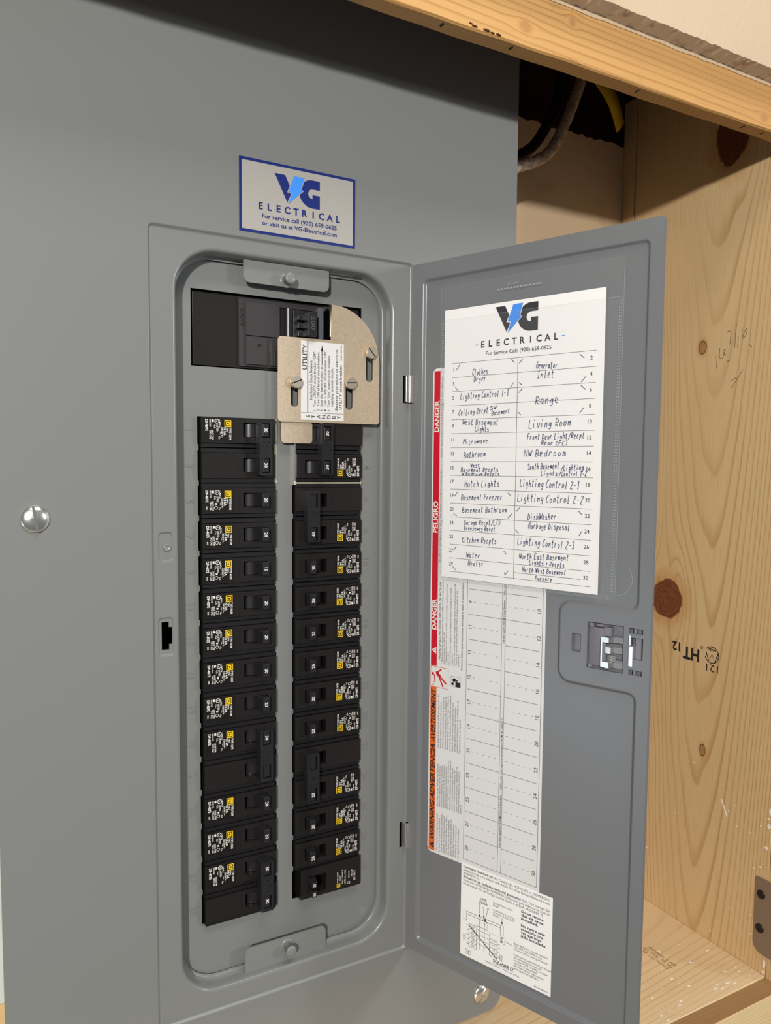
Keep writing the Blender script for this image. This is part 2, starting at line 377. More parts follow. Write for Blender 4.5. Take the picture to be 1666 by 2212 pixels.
# ================================================================== the alcove
def jag_edge(x0, x1, z, amp, step):
    P = []; x = x0
    while x < x1: P.append((x, z+random.uniform(-amp, amp))); x += step*random.uniform(.6, 1.4)
    return P+[(x1, z)]
mb = MB()
plate(mb, front(120), [[(200, -560), (517, -560)]+[(516.9, 326)]+jag_edge(210, 516, 327, 1.6, 5)[::-1]+[(200, 327)]], 0, 12)
struct(mb.build('wall_back', 'plaster', org=(360, 120, -526)), 'beige painted board behind the panel with torn upper edge', 'wall')
mb = MB(); mb.box(-700, -127.2, 121, 133, -471, 330); struct(mb.build('wall_left', 'pale', org=(-400, 121, -471)), 'pale painted wall left of the panel', 'wall')
mb = MB(); mb.box(-700, -127.2, 120, 133, -526, -471.3)
struct(mb.build('trim_1', 'pine_rail', org=(-400, 120, -526)), 'pine strip at the foot of the wall left of the panel', 'trim')
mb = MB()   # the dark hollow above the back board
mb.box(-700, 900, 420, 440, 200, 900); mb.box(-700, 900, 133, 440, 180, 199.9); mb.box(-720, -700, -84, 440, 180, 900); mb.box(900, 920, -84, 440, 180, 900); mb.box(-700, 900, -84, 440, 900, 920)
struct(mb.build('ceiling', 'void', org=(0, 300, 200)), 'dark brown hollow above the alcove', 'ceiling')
mb = MB(); V = jag_edge(-900, 900, 294.8, .55, 3.5)
plate(mb, front(-115), [V+[(900, 900), (-900, 900)]], 0, 16, 0, False, True, 1)
mb.box(560.3, 1500, -115, -99, -1000, 294.2); mb.box(900.2, 1500, -115, -99, 294.2, 900); mb.box(-900, 560.2, -115, -99, -1000, -620.4)
struct(mb.build('wall_front', ['drywall', 'gypsum'], org=(0, -107, 295)), 'cream painted drywall with rough cut gypsum edge above the header board', 'wall')
# strip of torn backing paper under the drywall
mb = MB(); plate(mb, front(-99.6), [jag_edge(-600, 516, 291.8, .5, 9)+[(516, 320), (-600, 320)]], 0, .35)
struct(mb.build('trim_2', 'plaster', org=(0, -99, 292)), 'torn backing paper edge between drywall and header board', 'trim')
# header
mb = MB()
def hz(x): return 255+.25*math.sin(x*.031)+.18*math.sin(x*.11)
xs = [-600+i*8 for i in range(139)]+[516.5]
for i in range(len(xs)-1):
    a, b = xs[i], xs[i+1]; za, zb_ = hz(a), hz(b)
    P = [(a, -99, za+1.2), (b, -99, zb_+1.2), (b, -99, 420), (a, -99, 420), (a, -97.6, za), (b, -97.6, zb_), (a, -84.6, za+.3), (b, -84.6, zb_+.3), (b, -84.6, 420), (a, -84.6, 420)]
    mb.add(P, [(0, 1, 2, 3)], 0); mb.add(P, [(4, 5, 1, 0), (6, 7, 5, 4), (9, 8, 7, 6)], 1)
mb.add([(516.5, -99, 256), (516.5, -84.6, 255), (516.5, -84.6, 420), (516.5, -99, 420)], [(0, 1, 2, 3)], 1)
hd = mb.build('header_board', ['pine_head', 'pine_under'], org=(0, -92, 255))
tag(hd, 'long yellowish pine board running across the top above the open panel', 'board')
mb = MB()
for x, z in ((143, 256), (185, 256.5), (352, 256), (425, 257)):
    mb.box(x-.5, x+.5, -93, -87, z-1.2, z-.9+0*x)
for i, (x, z) in enumerate(((139, 0), (196, 0), (318, 0), (443, 0), (469, 0))):
    q = MB(); a = hz(x)
    q.add([(x-.6, -96, a+.1), (x+1.2, -94, a-.15), (x+.7, -89.5, a-.15), (x-.9, -91.5, a+.1)], [(0, 1, 2, 3)])
    q.build('nail_slit', 'black2', hd, (0, -92, 255))
for a, b, w in ((158, 258, 1.6), (161, 257, 2.4), (171, 257, 3), (176, 256.6, 2), (181, 256.8, 2.4), (247, 258, 3.4), (254, 257.4, 4)):
    q = MB(); blobP = [(a+w*math.cos(t*.9)*random.uniform(.7, 1.2), b+w*.35*math.sin(t*.9)) for t in range(7)]
    plate(q, front(-99), [blobP], .25, .3); q.build('bark_chip', 'void' if a < 200 else 'pine_under', hd, (0, -92, 255))
# side board, strip behind it, floor board, rail, stile
mb = MB(); mb.box(517, 536, -99, 101, -560, 372); sb = mb.build('side_board', 'pine_side', org=(526, 0, -526), bevel=.8)
tag(sb, 'tall vertical pine board with dark knots and black heat-treatment stamp on the right', 'board')
mb = MB(); mb.box(516.2, 534, 102, 119.6, -526, 374); o = mb.build('corner_strip', 'pine_side', org=(526, 111, -526), bevel=.5)
tag(o, 'narrow pine strip in the back corner behind the tall knotty board', 'board')
mb = MB(); mb.box(-700, 516.6, -99.5, 119.5, -545, -526); o = mb.build('floor_board', 'pine_floor', org=(0, 0, -545), bevel=.5)
tag(o, 'horizontal pine board forming the alcove shelf below the panel, spattered with white paint', 'board'); FLB = o
mb = MB(); mb.box(-700, 516.6, -119, -99.9, -620, -527)
o = mb.build('face_rail', ['pine_rail'], org=(0, -109, -620), bevel=.8); o.data.materials.append(M['pine_railtop']); o.data.polygons[5].material_index = 1
tag(o, 'pine face rail along the front edge of the lower shelf board', 'board')
mb = MB(); mb.box(516.9, 560, -119, -99.6, -620, 600); o = mb.build('face_stile', 'pine_side', org=(538, -109, -620), bevel=.8)
tag(o, 'vertical pine face stile at the far right, half behind the hinge plate', 'board')
# stamps on the side board
F = SIDE; q = MB()
text(q, F, 'HT', 22.3+0.6, -222.5, 9, 8.6*1.25, 180, .03, 0, 'R', 0, .1)
q2 = MB()
def stampt(mb, s, aR, bT, h, w, bold=.02, mm=0): text(mb, F, s, aR, bT, h, w, 180, bold, 0, 'L', mm, .1)
q = MB()
stampt(q, 'HT', 9, -225.3, 12.6, 21, .035); stampt(q, '12', -16, -222.6, 9.2, 10.4, .03)
circ(q, F, 24.2, -227, 8.4, .95, 0, .1, -160, 140, 26); circ(q, F, 24.2, -227, 8.4, .7, 0, .1, 185, 188, 2)
line(q, F, [(31.6, -224.5), (28.4, -233.6), (24.6, -226.4), (21, -233.6), (17.2, -225)], 1.3, 0, .1)
text(q, F, 'wp', 29.4, -220.8, 3.2, 9.4, 180, .02, 0, 'L', 0, .1)
circ(q, F, 11.8, -221.8, 1.5, .5, 0, .1); text(q, F, 'R', 12.5, -221, 1.6, 1.3, 180, 0, 0, 'L', 0, .1)
stampt(q, '121', 32.6, -237, 7.6, 14.5, .0)
q.build('ink_stamp', 'stamp', sb, (526, 0, -526))
q = MB()
for P in ([(27, 98.5), (31.6, 98.8), (31.4, 92), (31, 86)], [(37.6, 105), (36.6, 82)], [(40.2, 93), (40, 81.6)], [(44.4, 99), (44.8, 91.6), (48.6, 98.6), (49.8, 95), (46.6, 90.4), (44.8, 91.6)], [(14.6, 77), (16.4, 64)], [(19.6, 84), (19.4, 75), (23, 73.6), (26, 82), (23.4, 79.4), (27.4, 76)], [(35, 43), (47, 60)], [(34, 50), (40, 53)], [(28, 69.6), (31.5, 70.4)], [(52, 84), (56, 80)]):
    line(q, F, catmull(P), .6, 0, .1)
q.build('pencil_mark', 'pencil', sb, (526, 0, -526))
q = MB()    # white paint spots on the board edge, with thickness
def blob(mb, F, a, b, ra, rb, n=9, th=.35):
    P = [(a+ra*math.cos(2*math.pi*i/n)*random.uniform(.6, 1.2), b+rb*math.sin(2*math.pi*i/n)*random.uniform(.6, 1.2)) for i in range(n)]; plate(mb, F, [P], th, th, 0, False, False)
for a, b, ra, rb in ((97.3, -363, 1.2, 4), (96.6, -378, 1.8, 3), (95, -400, 2, 1.6), (98, -515, 1.3, 5), (97.6, -523.5, 1.6, 2), (88, -381, .8, .6), (96, -371, 1.3, 1), (62, -392, .5, .6), (8, -346, .9, .9)): blob(q, F, a, b, ra, rb)
plate(q, F, [[(42, -372), (43, -371.4), (50.4, -387), (49.6, -387.6)]], .3, .3, 0, False, False)
q.build('paint_spot', 'paint_drip', sb, (526, 0, -526))['kind'] = 'stuff'
q = MB(); FF = Fr((0, 0, -526), (1, 0, 0), (0, 1, 0))
for i in range(34):
    a = random.uniform(330, 505); b = -97+abs(random.gauss(0, 1))*26; r = random.uniform(.3, 1.5)
    blob(q, FF, a, b, r*random.uniform(1, 3), r*.7, 8, .2)
q.build('paint_spot', 'paint_drip', FLB, (0, 0, -545))['kind'] = 'stuff'
q = MB(); FS = Fr((0, 0, -526), (0, 1, 0), (-1, 0, 0))
for i, (s_, a, w) in enumerate((('QUALITY 2S', -47.5, 33), ('TPI 52', -49, 15), ('KD 15', -30, 18), ('SPF S', -48, 12), ('GRADE', -33, 20))): text(q, FS, s_, a, -(444, 449.5, 449, 454.5, 454)[i], 3.4, w, 0, 0, 0, 'L', 0, .1)
q.build('ink_stamp', 'stamp2', FLB, (0, 0, -545))
# hinge plate with two screws
hp = empty('hinge_plate', (516, -105, -505), 'brown steel hinge plate with two black screws at the right edge', 'hinge')
mb = MB(); plate(mb, SIDE, [poly([(86, -506), (128, -506), (128, -431), (86, -431)], [10, 2, 2, 1.5], 0, 6)], 1.6, 1.5)
mb.build('plate', 'brass', hp, (516, -105, -505), .3)
for z in (-447, -481):
    mb = MB(); mb.lathe(SIDE(92.6, z, 1.6), (-1, 0, 0), [(4.4, 0), (4.4, .5), (3.6, 1.1), (2.2, 1.3), (1.2, .7)], 0, 20); mb.build('screw', 'drk', hp, (516, -105, -505))
    mb = MB(); mb.box(515.1, 515.4, -97.5+1.9, -90+0, z-10.6, z-8.2) if False else None
# cables
def path(P, n=60):
    P = [Vector(p) for p in P]; Q = [P[0]]+P+[P[-1]]; out = []
    k = max(2, n//(len(P)-1))
    for i in range(1, len(Q)-2):
        a, b, c, e = Q[i-1:i+3]
        for j in range(k):
            t = j/k; out.append(.5*(2*b+(c-a)*t+(2*a-5*b+4*c-e)*t*t+(3*b-a-3*c+e)*t**3))
    return out+[P[-1]]
mb = MB(); mb.tube(path([(266, 66, 232), (300, 62, 237), (322, 60, 248.5), (345, 60, 259), (362, 60, 273), (377, 60, 299), (389, 60, 326), (398, 60, 352), (404, 60, 400)], 150), 5.3, 0, 14, .05)
tag(mb.build('armored_cable', 'sheath', org=(330, 60, 240)), 'grey-brown braided cable curving down to the right side of the panel', 'cable')
mb = MB(); mb.tube(path([(266, 74, 242), (296, 73, 247), (316, 72, 257.5), (337, 72, 268), (352, 72, 281), (367, 72, 304), (379, 72, 331), (388, 76, 400)], 60), 5.2, 0, 12)  # added black tube for the shadow side of the braided cable
tag(mb.build('cable_shadow_tube', 'cable_shade', org=(330, 76, 250)), 'black tube just above and behind the braided cable, standing in for its shadow', 'cable')
mb = MB(); pth = path([(430, 92, 392), (452, 90, 372), (470, 90, 355), (492, 100, 336)], 24)
for i in range(len(pth)-1):
    p, r = pth[i], pth[i+1]; t = (r-p).normalized(); n = Vector((-t.z, 0, t.x))*8; d = Vector((0, 2.2, 0))
    mb.add([p+n, p-n, r-n, r+n, p+n+d, p-n+d, r-n+d, r+n+d], [(0, 1, 2, 3), (7, 6, 5, 4), (0, 3, 7, 4), (1, 5, 6, 2)], 0, True)
tag(mb.build('yellow_flat_cable', 'ystrap', org=(460, 90, 360)), 'flat yellow cable peeking out under the header near the back corner', 'cable')

# ================================================================== electrical panel
PO = (66, 40, -524)
pn = empty('electrical_panel', PO, 'large grey steel breaker panel with its hinged door swung open', 'electrical panel')
F = front(-12.6); mb = MB()
out = poly([(-132.4, -524.6), (265.2, -524.6), (265.2, 330), (-132.4, 330)], [9, 13, 4, 4], 0, 8)
TC_ = [(-37, -439.6), (166.2, -439.6), (166.2, 121.8), (-37, 121.8)]; TR = [4.5]*4
prof = sstep(2.1, 0, -1.9, 7)
L0, L1 = rings(mb, F, TC_, TR, prof)
plate(mb, F, [out, L0], 0, 0)
LC = [(-20.8, -425.4), (150.9, -425.4), (150.9, 111.8), (-20.8, 111.8)]; LR = [31]*4
lp = [(0, -1.9), (.3, -1.9)]+[(.3+2.6*math.sin(t*math.pi/12), -1.9-2.6*(1-math.cos(t*math.pi/12))) for t in range(1, 6)]+[(3.0, -5.2), (3.2, -10), (3.35, -15.4), (4.4, -15.9), (5.6, -16)]
L2, L3 = rings(mb, F, LC, LR, lp, 0, 14)
slot = [(-30.1, -165.8), (-24.9, -165.8), (-24.9, -162), (-22.3, -162), (-22.3, -150), (-25.1, -150), (-25.1, -146.2), (-30.1, -146.2)]
hs1 = rrect(158.4, 161.9, 12.6, 34.2); hs2 = rrect(159.2, 161.9, -351.4, -330)
dim1 = [(-32.2, -105), (-18.9+.3, -105), (-18.6, -83.5), (-32.2, -83.5)]; dim2 = [(-33, -170.5), (-17.8-1, -170.5), (-18.8, -142.5), (-33, -142.5)]
D0 = []
for C_, inner in ((dim1, None), (dim2, slot)):
    C_ = [(a if a < -20 else -21.6, b) for a, b in C_]
    a0, a1 = rings(mb, F, C_, [3]*4, sstep(1.1, -1.9, -2.9, 5), 0, 5); D0.append(a0)
    plate(mb, F, [a1]+([inner] if inner else []), -2.9, 0)
    if inner: 
        n = len(inner); mb.add([F(a, b, -2.9) for a, b in inner]+[F(a, b, -4.4) for a, b in inner], [(i, (i+1) % n, n+(i+1) % n, n+i) for i in range(n)])
plate(mb, F, [L1, L2, hs1, hs2]+D0, -1.9, 0)
# sides of the cover sheet (returns)
n = len(out); mb.add([F(a, b, 0) for a, b in out]+[F(a, b, -14) for a, b in out], [(n+i, n+(i+1) % n, (i+1) % n, i) for i in range(n)])
# tabs holding the dead front
plate(mb, front(-4), [poly([(31.2, 92.6), (97.3, 92.6), (97.3, 109.5), (31.2, 109.5)], [4.5, 4.5, 0, 0], 0, 5)], 0, 1.4)
plate(mb, front(-4), [poly([(29.9, -423.2), (96, -423.2), (96, -403.6), (29.9, -403.6)], [0, 0, 4.5, 4.5], 0, 5)], 0, 1.4)
mb.build('cover', 'gray', pn, PO)
q = MB(); q.lathe((-25.6, -9.9, -94.6), (0, -1, 0), [(2.9, 0), (2.7, .5), (2.0, .8), (1.5, .5), (.8, .2), (.01, .2)], 0, 20); q.build('rivet', 'gray', pn, PO)
# dead front
def opening(x0, x1, z1, nrow):
    P = []; z0 = z1-nrow*25.4+3.4
    P = [(x0, z0), (x1, z0)]
    for k in range(nrow-1, 0, -1):
        z = -k*25.4
        P += [(x1, z-2.6), (x1-0.8, z-1.6), (x1-0.8, z+1.6), (x1, z+2.6)]
    P += [(x1, z1), (x0, z1)]
    for k in range(1, nrow):
        z = -k*25.4
        P += [(x0, z+2.6), (x0+0.8, z+1.6), (x0+0.8, z-1.6), (x0, z-2.6)]
    return P
mb = MB(); FD = front(6)
dfo = rrect(-18, 148.2, -422.6, 109, 29, 12)
opL = opening(-.2, 58.6, -3.2, 15); opR = opening(71.6, 128.6, -3.2, 15)
opM = [(-4.1, 32.2), (129.8, 32.2), (129.8, 86), (-4.1, 86)]
plate(mb, FD, [dfo, opL, opR, opM], 0, 1.3)
# raised rim where the dead front meets the cover
df = mb.build('dead_front', 'gray', pn, PO)
q = MB()
for k in range(15):
    z = -12.7-25.4*k
    for x, s_ in ((-8.9, str(2*k+1)), (132.2, str(2*k+2))):
        q = MB(); text(q, FD, s_, x, z, 5.2, None, -90, .01, 0, 'C', 0, .1); plate_n = len(q.f)
        text(q, FD, s_, x+.12, z-.12, 5.2, None, -90, -.004, 0, 'C', 0, .45); q.build('embossed_numeral', 'gray', df, PO)
# push pins
for x, z in ((63.4, 97.2), (63.6, -410.4)):
    q = MB(); q.lathe((x, -3.6, z), (0, -1, 0), [(3.3, 0), (3.3, 7.6), (4.2, 8.2), (4.2, 9.3), (3.9, 9.9), (2.6, 10.3), (.01, 10.4)], 0, 28)
    q.lathe((x, -4, z), (0, -1, 0), [(5.4, 0), (5.2, .5), (4.0, .7)], 1, 24)
    q.build('push_pin', ['gray', 'gray'], pn, PO)
# cover screws
def cover_screw(x, z, ang):
    sx = -12.7; q = MB()
    q.lathe((x, sx, z), (0, -1, 0), [(8.6, 0), (8.6, .7), (7.8, 1.7), (5.4, 2.8), (2.4, 3.3), (.01, 3.4)], 0, 32)
    s_ = q.build('cover_screw', 'chrome', pn, PO)
    c, t = math.cos(ang), math.sin(ang); r = MB()
    for dc, dt, hl, hw in ((c, t, 8, .75), (-t, c, 2.4, .7)):
        P = [(x+dc*a*hl-dt*b*hw, z+dt*a*hl+dc*b*hw) for a, b in ((-1, -1), (1, -1), (1, 1), (-1, 1))]
        plate(r, front(sx-1.6-(.04 if hl > 5 else 0)), [P], 1.92, 1.9)
    r.build('slot', 'rim', s_, PO)
cover_screw(-107.6, -72.8, math.radians(98)); cover_screw(243.4, -505.5, math.radians(60))
# box behind
mb = MB()
mb.box(-120, 255, 118, 119.6, -515, 330, 1); mb.box(-121.6, -120, 1.8, 119.6, -515, 330, 0); mb.box(255, 256.6, 1.8, 119.6, -515, 330, 0)
mb.box(-121.6, 256.6, 1.8, 119.6, -516.6, -515, 0)
mb.box(-60, 175, 36, 38, -440, 130, 1)
mb.build('box_body', ['gray', 'inside'], pn, PO)
# hinges
for z0, z1, x0 in ((12.8, 34, 160.2), (-351.2, -330.2, 161.4)):
    q = MB(); q.box(x0+1.8, x0+5.4, -15.4, -11.9, z0, z1, 0); q.box(x0-.2, x0+.5, -12.8, -9.6, z0+.4, z1-.4, 0)
    q.cyl((x0+3, -13.2, z0), (0, 0, 1), 1.9, z1-z0, 0, 16)
    q.build('hinge', 'chrome', pn, PO, .3)
# ---- door
F = DOOR; mb = MB()
DW = 199.8; zt, zb = 119.6, -437.6
dc = [(10.6, -428), (192.2, -428), (192.2, -184.4), (136.2, -184.4), (136.2, -131.6), (192.2, -131.6), (192.2, 108), (10.6, 108)]
dr = [5, 5, 7, 7, 7, 7, 5, 5]
L0, L1 = rings(mb, F, dc, dr, sstep(2.9, 0, -2.3, 8), 0, 7)
outd = rrect(.8, DW, zb, zt, 1.2, 3)
holes = [rrect(144.6, 151.4, -163.8, -151.2), poly([(155.9, -172), (159, -172), (159, -174), (182, -174), (182, -142), (159, -142), (159, -144), (155.9, -144)][:0] or [(156, -173.4), (181.8, -173.4), (181.8, -141.6), (156, -141.6)], [0]*4, 0),
         rrect(185.6, 194.8, -145.4, -142), rrect(185.8, 194.8, -173, -169.8), rrect(185.8, 195, -162.6, -148.2)]
plate(mb, F, [outd, L0]+holes, 0, 0)
plate(mb, F, [L1], -2.3, 0)
for L in holes:
    n = len(L); mb.add([F(a, b, 0) for a, b in L]+[F(a, b, -1.4) for a, b in L], [(i, (i+1) % n, n+(i+1) % n, n+i) for i in range(n)])
V, T = fill([outd]+holes); mb.add([F(a, b, -3.9) for a, b in V], [t[::-1] for t in T])
n = len(outd); mb.add([F(a, b, 0) for a, b in outd]+[F(a, b, -3.9) for a, b in outd], [(n+i, n+(i+1) % n, (i+1) % n, i) for i in range(n)])
dr_ = mb.build('door', 'door', pn, PO)
# latch: plastic housing, spring and clip
mb = MB()
mb.box(143, 198, 4.1, 6.4, -177, -139, 0, F)                       # back of the moulded handle
q = [(156.2+i*1.5, 2.3-1.9*math.sin(i/9*math.pi*.62)) for i in range(10)]
V = [F(a, z, -d_) for z in (-171, -145) for a, d_ in q]
mb.add(V, [(i, i+1, 11+i, 10+i) for i in range(9)], 0, True)
mb.add([F(a, z, -d_) for z in (-171, -145) for a, d_ in q]+[F(a, z, -4) for z in (-171, -145) for a, d_ in q], [(20+i, 21+i, i+1, i) for i in range(9)]+[(10+i, 11+i, 31+i, 30+i) for i in range(9)])
mb.box(157.6, 160.6, 0, 4, -144.8, -142.2, 0, F); mb.box(162, 167, 1.4, 4, -144.4, -142.4, 0, F); mb.box(169, 173.6, -1.2, 4, -149.6, -143.6, 0, F); mb.box(169, 173.6, -1.2, 4, -172, -166, 0, F)
mb.box(157, 160, 0, 4, -173, -170.8, 0, F); mb.box(173.6, 181.6, -.6, 4, -151, -149.4, 0, F); mb.box(173.6, 181.6, -.6, 4, -166.6, -165, 0, F)
mb.box(188.8, 190.6, -.2, 4, -145.2, -142.2, 0, F); mb.box(188.8, 190.6, -.2, 4, -172.8, -170, 0, F); mb.box(189.6, 193.6, .8, 4, -162.4, -148.4, 0, F)
mb.box(145, 151, 3.2, 4.2, -163.6, -151.4, 0, F)
lt = mb.build('latch', 'latchp', dr_, PO, .25)
mb = MB()
def bar(mb, P, w, d0, th=.7): # bent strip seen from the front: list of (a, d); width range w in b
    V = [F(a, b, d) for a, d in P for b in w]; V2 = [F(a+.0, b, d-th) for a, d in P for b in w]; n = len(P)
    mb.add(V+V2, [(2*i, 2*i+2, 2*i+3, 2*i+1) for i in range(n-1)]+[(2*n+2*i+1, 2*n+2*i+3, 2*n+2*i+2, 2*n+2*i) for i in range(n-1)]+[(2*i+2, 2*i, 2*n+2*i, 2*n+2*i+2) for i in range(n-1)]+[(2*i+1, 2*i+3, 2*n+2*i+3, 2*n+2*i+1) for i in range(n-1)])
bar(mb, [(167.8, 1), (168.4, 4.2), (173.5, 4.6), (176, 1.5), (181.8, .8)], (-153.2, -149.8), 0)
bar(mb, [(167.8, 1), (168.4, 4.2), (173.5, 4.6), (176, 1.5), (181.8, .8)], (-170.2, -166.4), 0)
bar(mb, [(167.6, -1), (167.9, 4.2), (168.9, 4.2)], (-170, -150), 0)
bar(mb, [(170, -2), (170.6, 3), (174.5, 3.4), (176, .2), (181, -.4)], (-160.6, -156.4), 0)
bar(mb, [(170.6, 1.2), (172, 2.4), (173.6, .6), (175, 2.2), (177, 1.6)], (-166, -162), 0)
bar(mb, [(185.9, .2), (186.6, 2.4), (189.2, 2.6), (189.4, -.6)], (-166.8, -153.6), 0)
bar(mb, [(186.4, -1), (186.6, 2.6), (187.8, 2.6), (188, -1)], (-153, -146.4), 0)
mb.build('latch_spring', 'chrome', dr_, PO)

# ================================================================== labels and directory on the door
def logo(mb, F, ox, oy, sx, sy, mD, mB, mW, d=.12):     # V with bolt and G, unit box 35 x 20
    Vp = [(0, 19.6), (8, 19.6), (11.5, 12.5), (9.3, 7.8), (12.6, 7.2), (9.6, 0.6)]
    Gp = [(35, 19.6)]+[(29.2+10.4*math.cos(math.radians(t)), 9.6+10.05*math.sin(math.radians(t))) for t in range(90, 271, 10)]+[(35, -.4), (35, 9.2), (29.2, 9.2), (29.2, 6.2)]+[(29.4+3.6*math.cos(math.radians(t)), 9.7+3.5*math.sin(math.radians(t))) for t in range(255, 89, -15)]+[(35, 13.2)]
    Bp = [(14.9, 20), (22.9, 20), (20.2, 11.3), (21.8, 10.6), (10.4, -.4), (13, 7.8), (10.3, 8.2)]
    t = lambda P: [(ox+a*sx, oy+b*sy) for a, b in P]
    pfill(mb, F, t(Vp), mD, d); pfill(mb, F, t(Gp), mD, d)
    cx, cy = 16.2, 10; pfill(mb, F, t([(cx+(a-cx)*1.1, cy+(b-cy)*1.05) for a, b in Bp]), mW, d+.05); pfill(mb, F, t(Bp), mB, d+.1)
# --- sticker on the cover
F = front(-12.6); SO = (70, -12.6, 125)
mb = MB(); plate(mb, F, [rrect(25.4, 114.6, 125.1, 175.5)], .22, .22)
st = mb.build('company_sticker', 'vinylg', org=SO)
tag(st, 'silver-white company sticker with navy border, stuck on the cover above the open door', 'sticker')
mb = MB()
plate(mb, F, [rrect(25.4, 114.6, 125.1, 175.5), rrect(27.3, 112.7, 127, 173.6)], .32, 0, 0)
logo(mb, F, 51.3, 149.2, .99, .99, 0, 1, 3, .34)
for i, c in enumerate('ELECTRICAL'): text(mb, F, c, 41+i*6.62, 142, 4.6, None, 0, .03, 0, 'C', 0, .34)
rect(mb, F, 34.5, 36.6, 143.7, 144.3, 2, .34); rect(mb, F, 104.8, 107, 143.5, 144.1, 2, .34)
text(mb, F, 'For service call (920) 659-0625', 42, 136.3, 2.9, 57.5, 0, .018, 0, 'L', 0, .34)
text(mb, F, 'or visit us at VG-Electrical.com', 42, 131.4, 2.9, 57.6, 0, .018, 0, 'L', 0, .34)
mb.build('lettering', ['navy', 'blue', 'blueL', 'vinylg'], st, SO)
# --- circuit directory paper in its clear sleeve
F = Fr(DOOR(0, 0, -1.2), DOOR.u, DOOR.v); CO = tuple(F(98, -125, 0))
cdir = empty('circuit_directory', CO, 'white handwritten circuit directory sheet in a clear plastic sleeve on the open door', 'paper')
mb = MB(); plate(mb, F, [rrect(32.9, 162.6, -122.7, 81)], 1.1, .25); mb.build('paper_sheet', 'paper', cdir, CO)
mb = MB(); q = 1.12
logo(mb, F, 77.9, 58.8, .995, .99, 0, 1, 2, q)
for i, c in enumerate('ELECTRICAL'): text(mb, F, c, 67.4+i*6.63, 50.4, 4.5, None, 0, .03, 0, 'C', 0, q)
rect(mb, F, 61, 63.2, 52.2, 52.9, 1, q); rect(mb, F, 131.2, 133.6, 52.2, 52.9, 1, q)
text(mb, F, 'For Service Call: (920) 659-0625', 70.2, 44.4, 2.7, 53.4, 0, .015, 0, 'L', 0, q)
for k in range(16):
    b = 40.6-k*10.57; rect(mb, F, 40.1, 157, b-.16, b+.16, 3, q)
rect(mb, F, 97.3-.2, 97.3+.2, -117.9, 40.6, 3, q)
for k in range(15):
    b = 36-k*10.57-1.3; text(mb, F, str(2*k+1), 41.6, b, 2.6, None, 0, .015, 0, 'C', 0, q); text(mb, F, str(2*k+2), 153.6, b, 2.6, None, 0, .015, 0, 'C', 0, q)
mb.build('printing', ['ink', 'blue', 'paper', 'inkg'], cdir, CO)
HW = [('Clothes',58.4,30.8,72.4,30.6,4.4),('Dryer',59.8,25.6,71.2,26.0,4.2),('Generator',112.0,31.7,128.8,31.0,4.4),('Inlet',112.8,25.2,126.5,25.0,4.8),('Lighting Control 1-1',48.1,13.2,90.5,14.3,4.6),('Ceiling Recpt',46.6,1.3,73.4,2.5,4.4),('SW',74.5,4.4,80.4,5.6,2.8),('Basement',75.8,0.5,91.8,2.0,3.4),('Range',111.8,6.8,130.8,7.4,5.8),('West Basement',50.3,-5.6,82.5,-6.7,3.8),('Lights',61.6,-10.7,74.3,-11.2,3.6),('Living Room',107.0,-9.7,140.2,-8.4,5.6),('Microwave',51.2,-20.3,73.7,-19.5,3.8),('Front Door Light/Recpt',106.1,-17.6,150.4,-17.3,4),('Rear GFCI',117.4,-21.5,138.2,-22.0,3),('Bathroom',51.8,-30.6,71.8,-29.5,4.6),('NW Bedroom',103.4,-29.6,137.3,-29.2,4.8),('West',58.1,-37.4,66.9,-37.4,2.8),('Basement Recpts',49.4,-41.2,83.0,-40.6,3.4),('W Bedroom Recpts',50.5,-44.2,84.2,-43.4,2.4),('South Basement',106.8,-38.8,132,-37.9,4),('/Lighting',133,-39.2,150.4,-38.6,3.6),('Lights',117.6,-42.9,131,-42.8,3.2),('/Control 1-2',131.5,-43.2,152.7,-42.8,3.4),('Hutch Lights',52.9,-52.4,84.3,-51.4,4.6),('Lighting Control 2-1',100.8,-50.8,147.6,-51.7,5.2),('Basement Freezer',50.1,-62.5,87.0,-61.0,4.2),('Lighting Control 2-2',98.9,-61.6,150.7,-61.7,5.2),('Basement Bathroom',51.2,-72.0,91.3,-70.0,4.2),('DishWasher',107.7,-74.6,130.9,-73.1,4.4),('Garage Recpt/LTS',53.0,-81.2,85.5,-79.6,3.6),('Breezeway Recpt',53.1,-85.3,81.3,-84.4,3.2),('Garbage Disposal',108.4,-80.7,141.3,-80.3,4.2),('Kitchen Recpts',51.3,-94.7,82.6,-93.8,4.4),('Lighting Control 2-3',99.8,-92.7,145.0,-93.1,5),('Water',55.6,-105.8,68.6,-105.5,4.2),('Heater',57.1,-112.1,71.8,-111.3,4),('North East Basement',101.4,-103.1,141.1,-101.1,4),('Lights + Recpts',109.9,-106.6,137.9,-106.2,3.2),('North West Basement',104.2,-112.3,139.3,-111.5,3.4),('Furnace',114.8,-117.3,128.6,-117.0,3)]
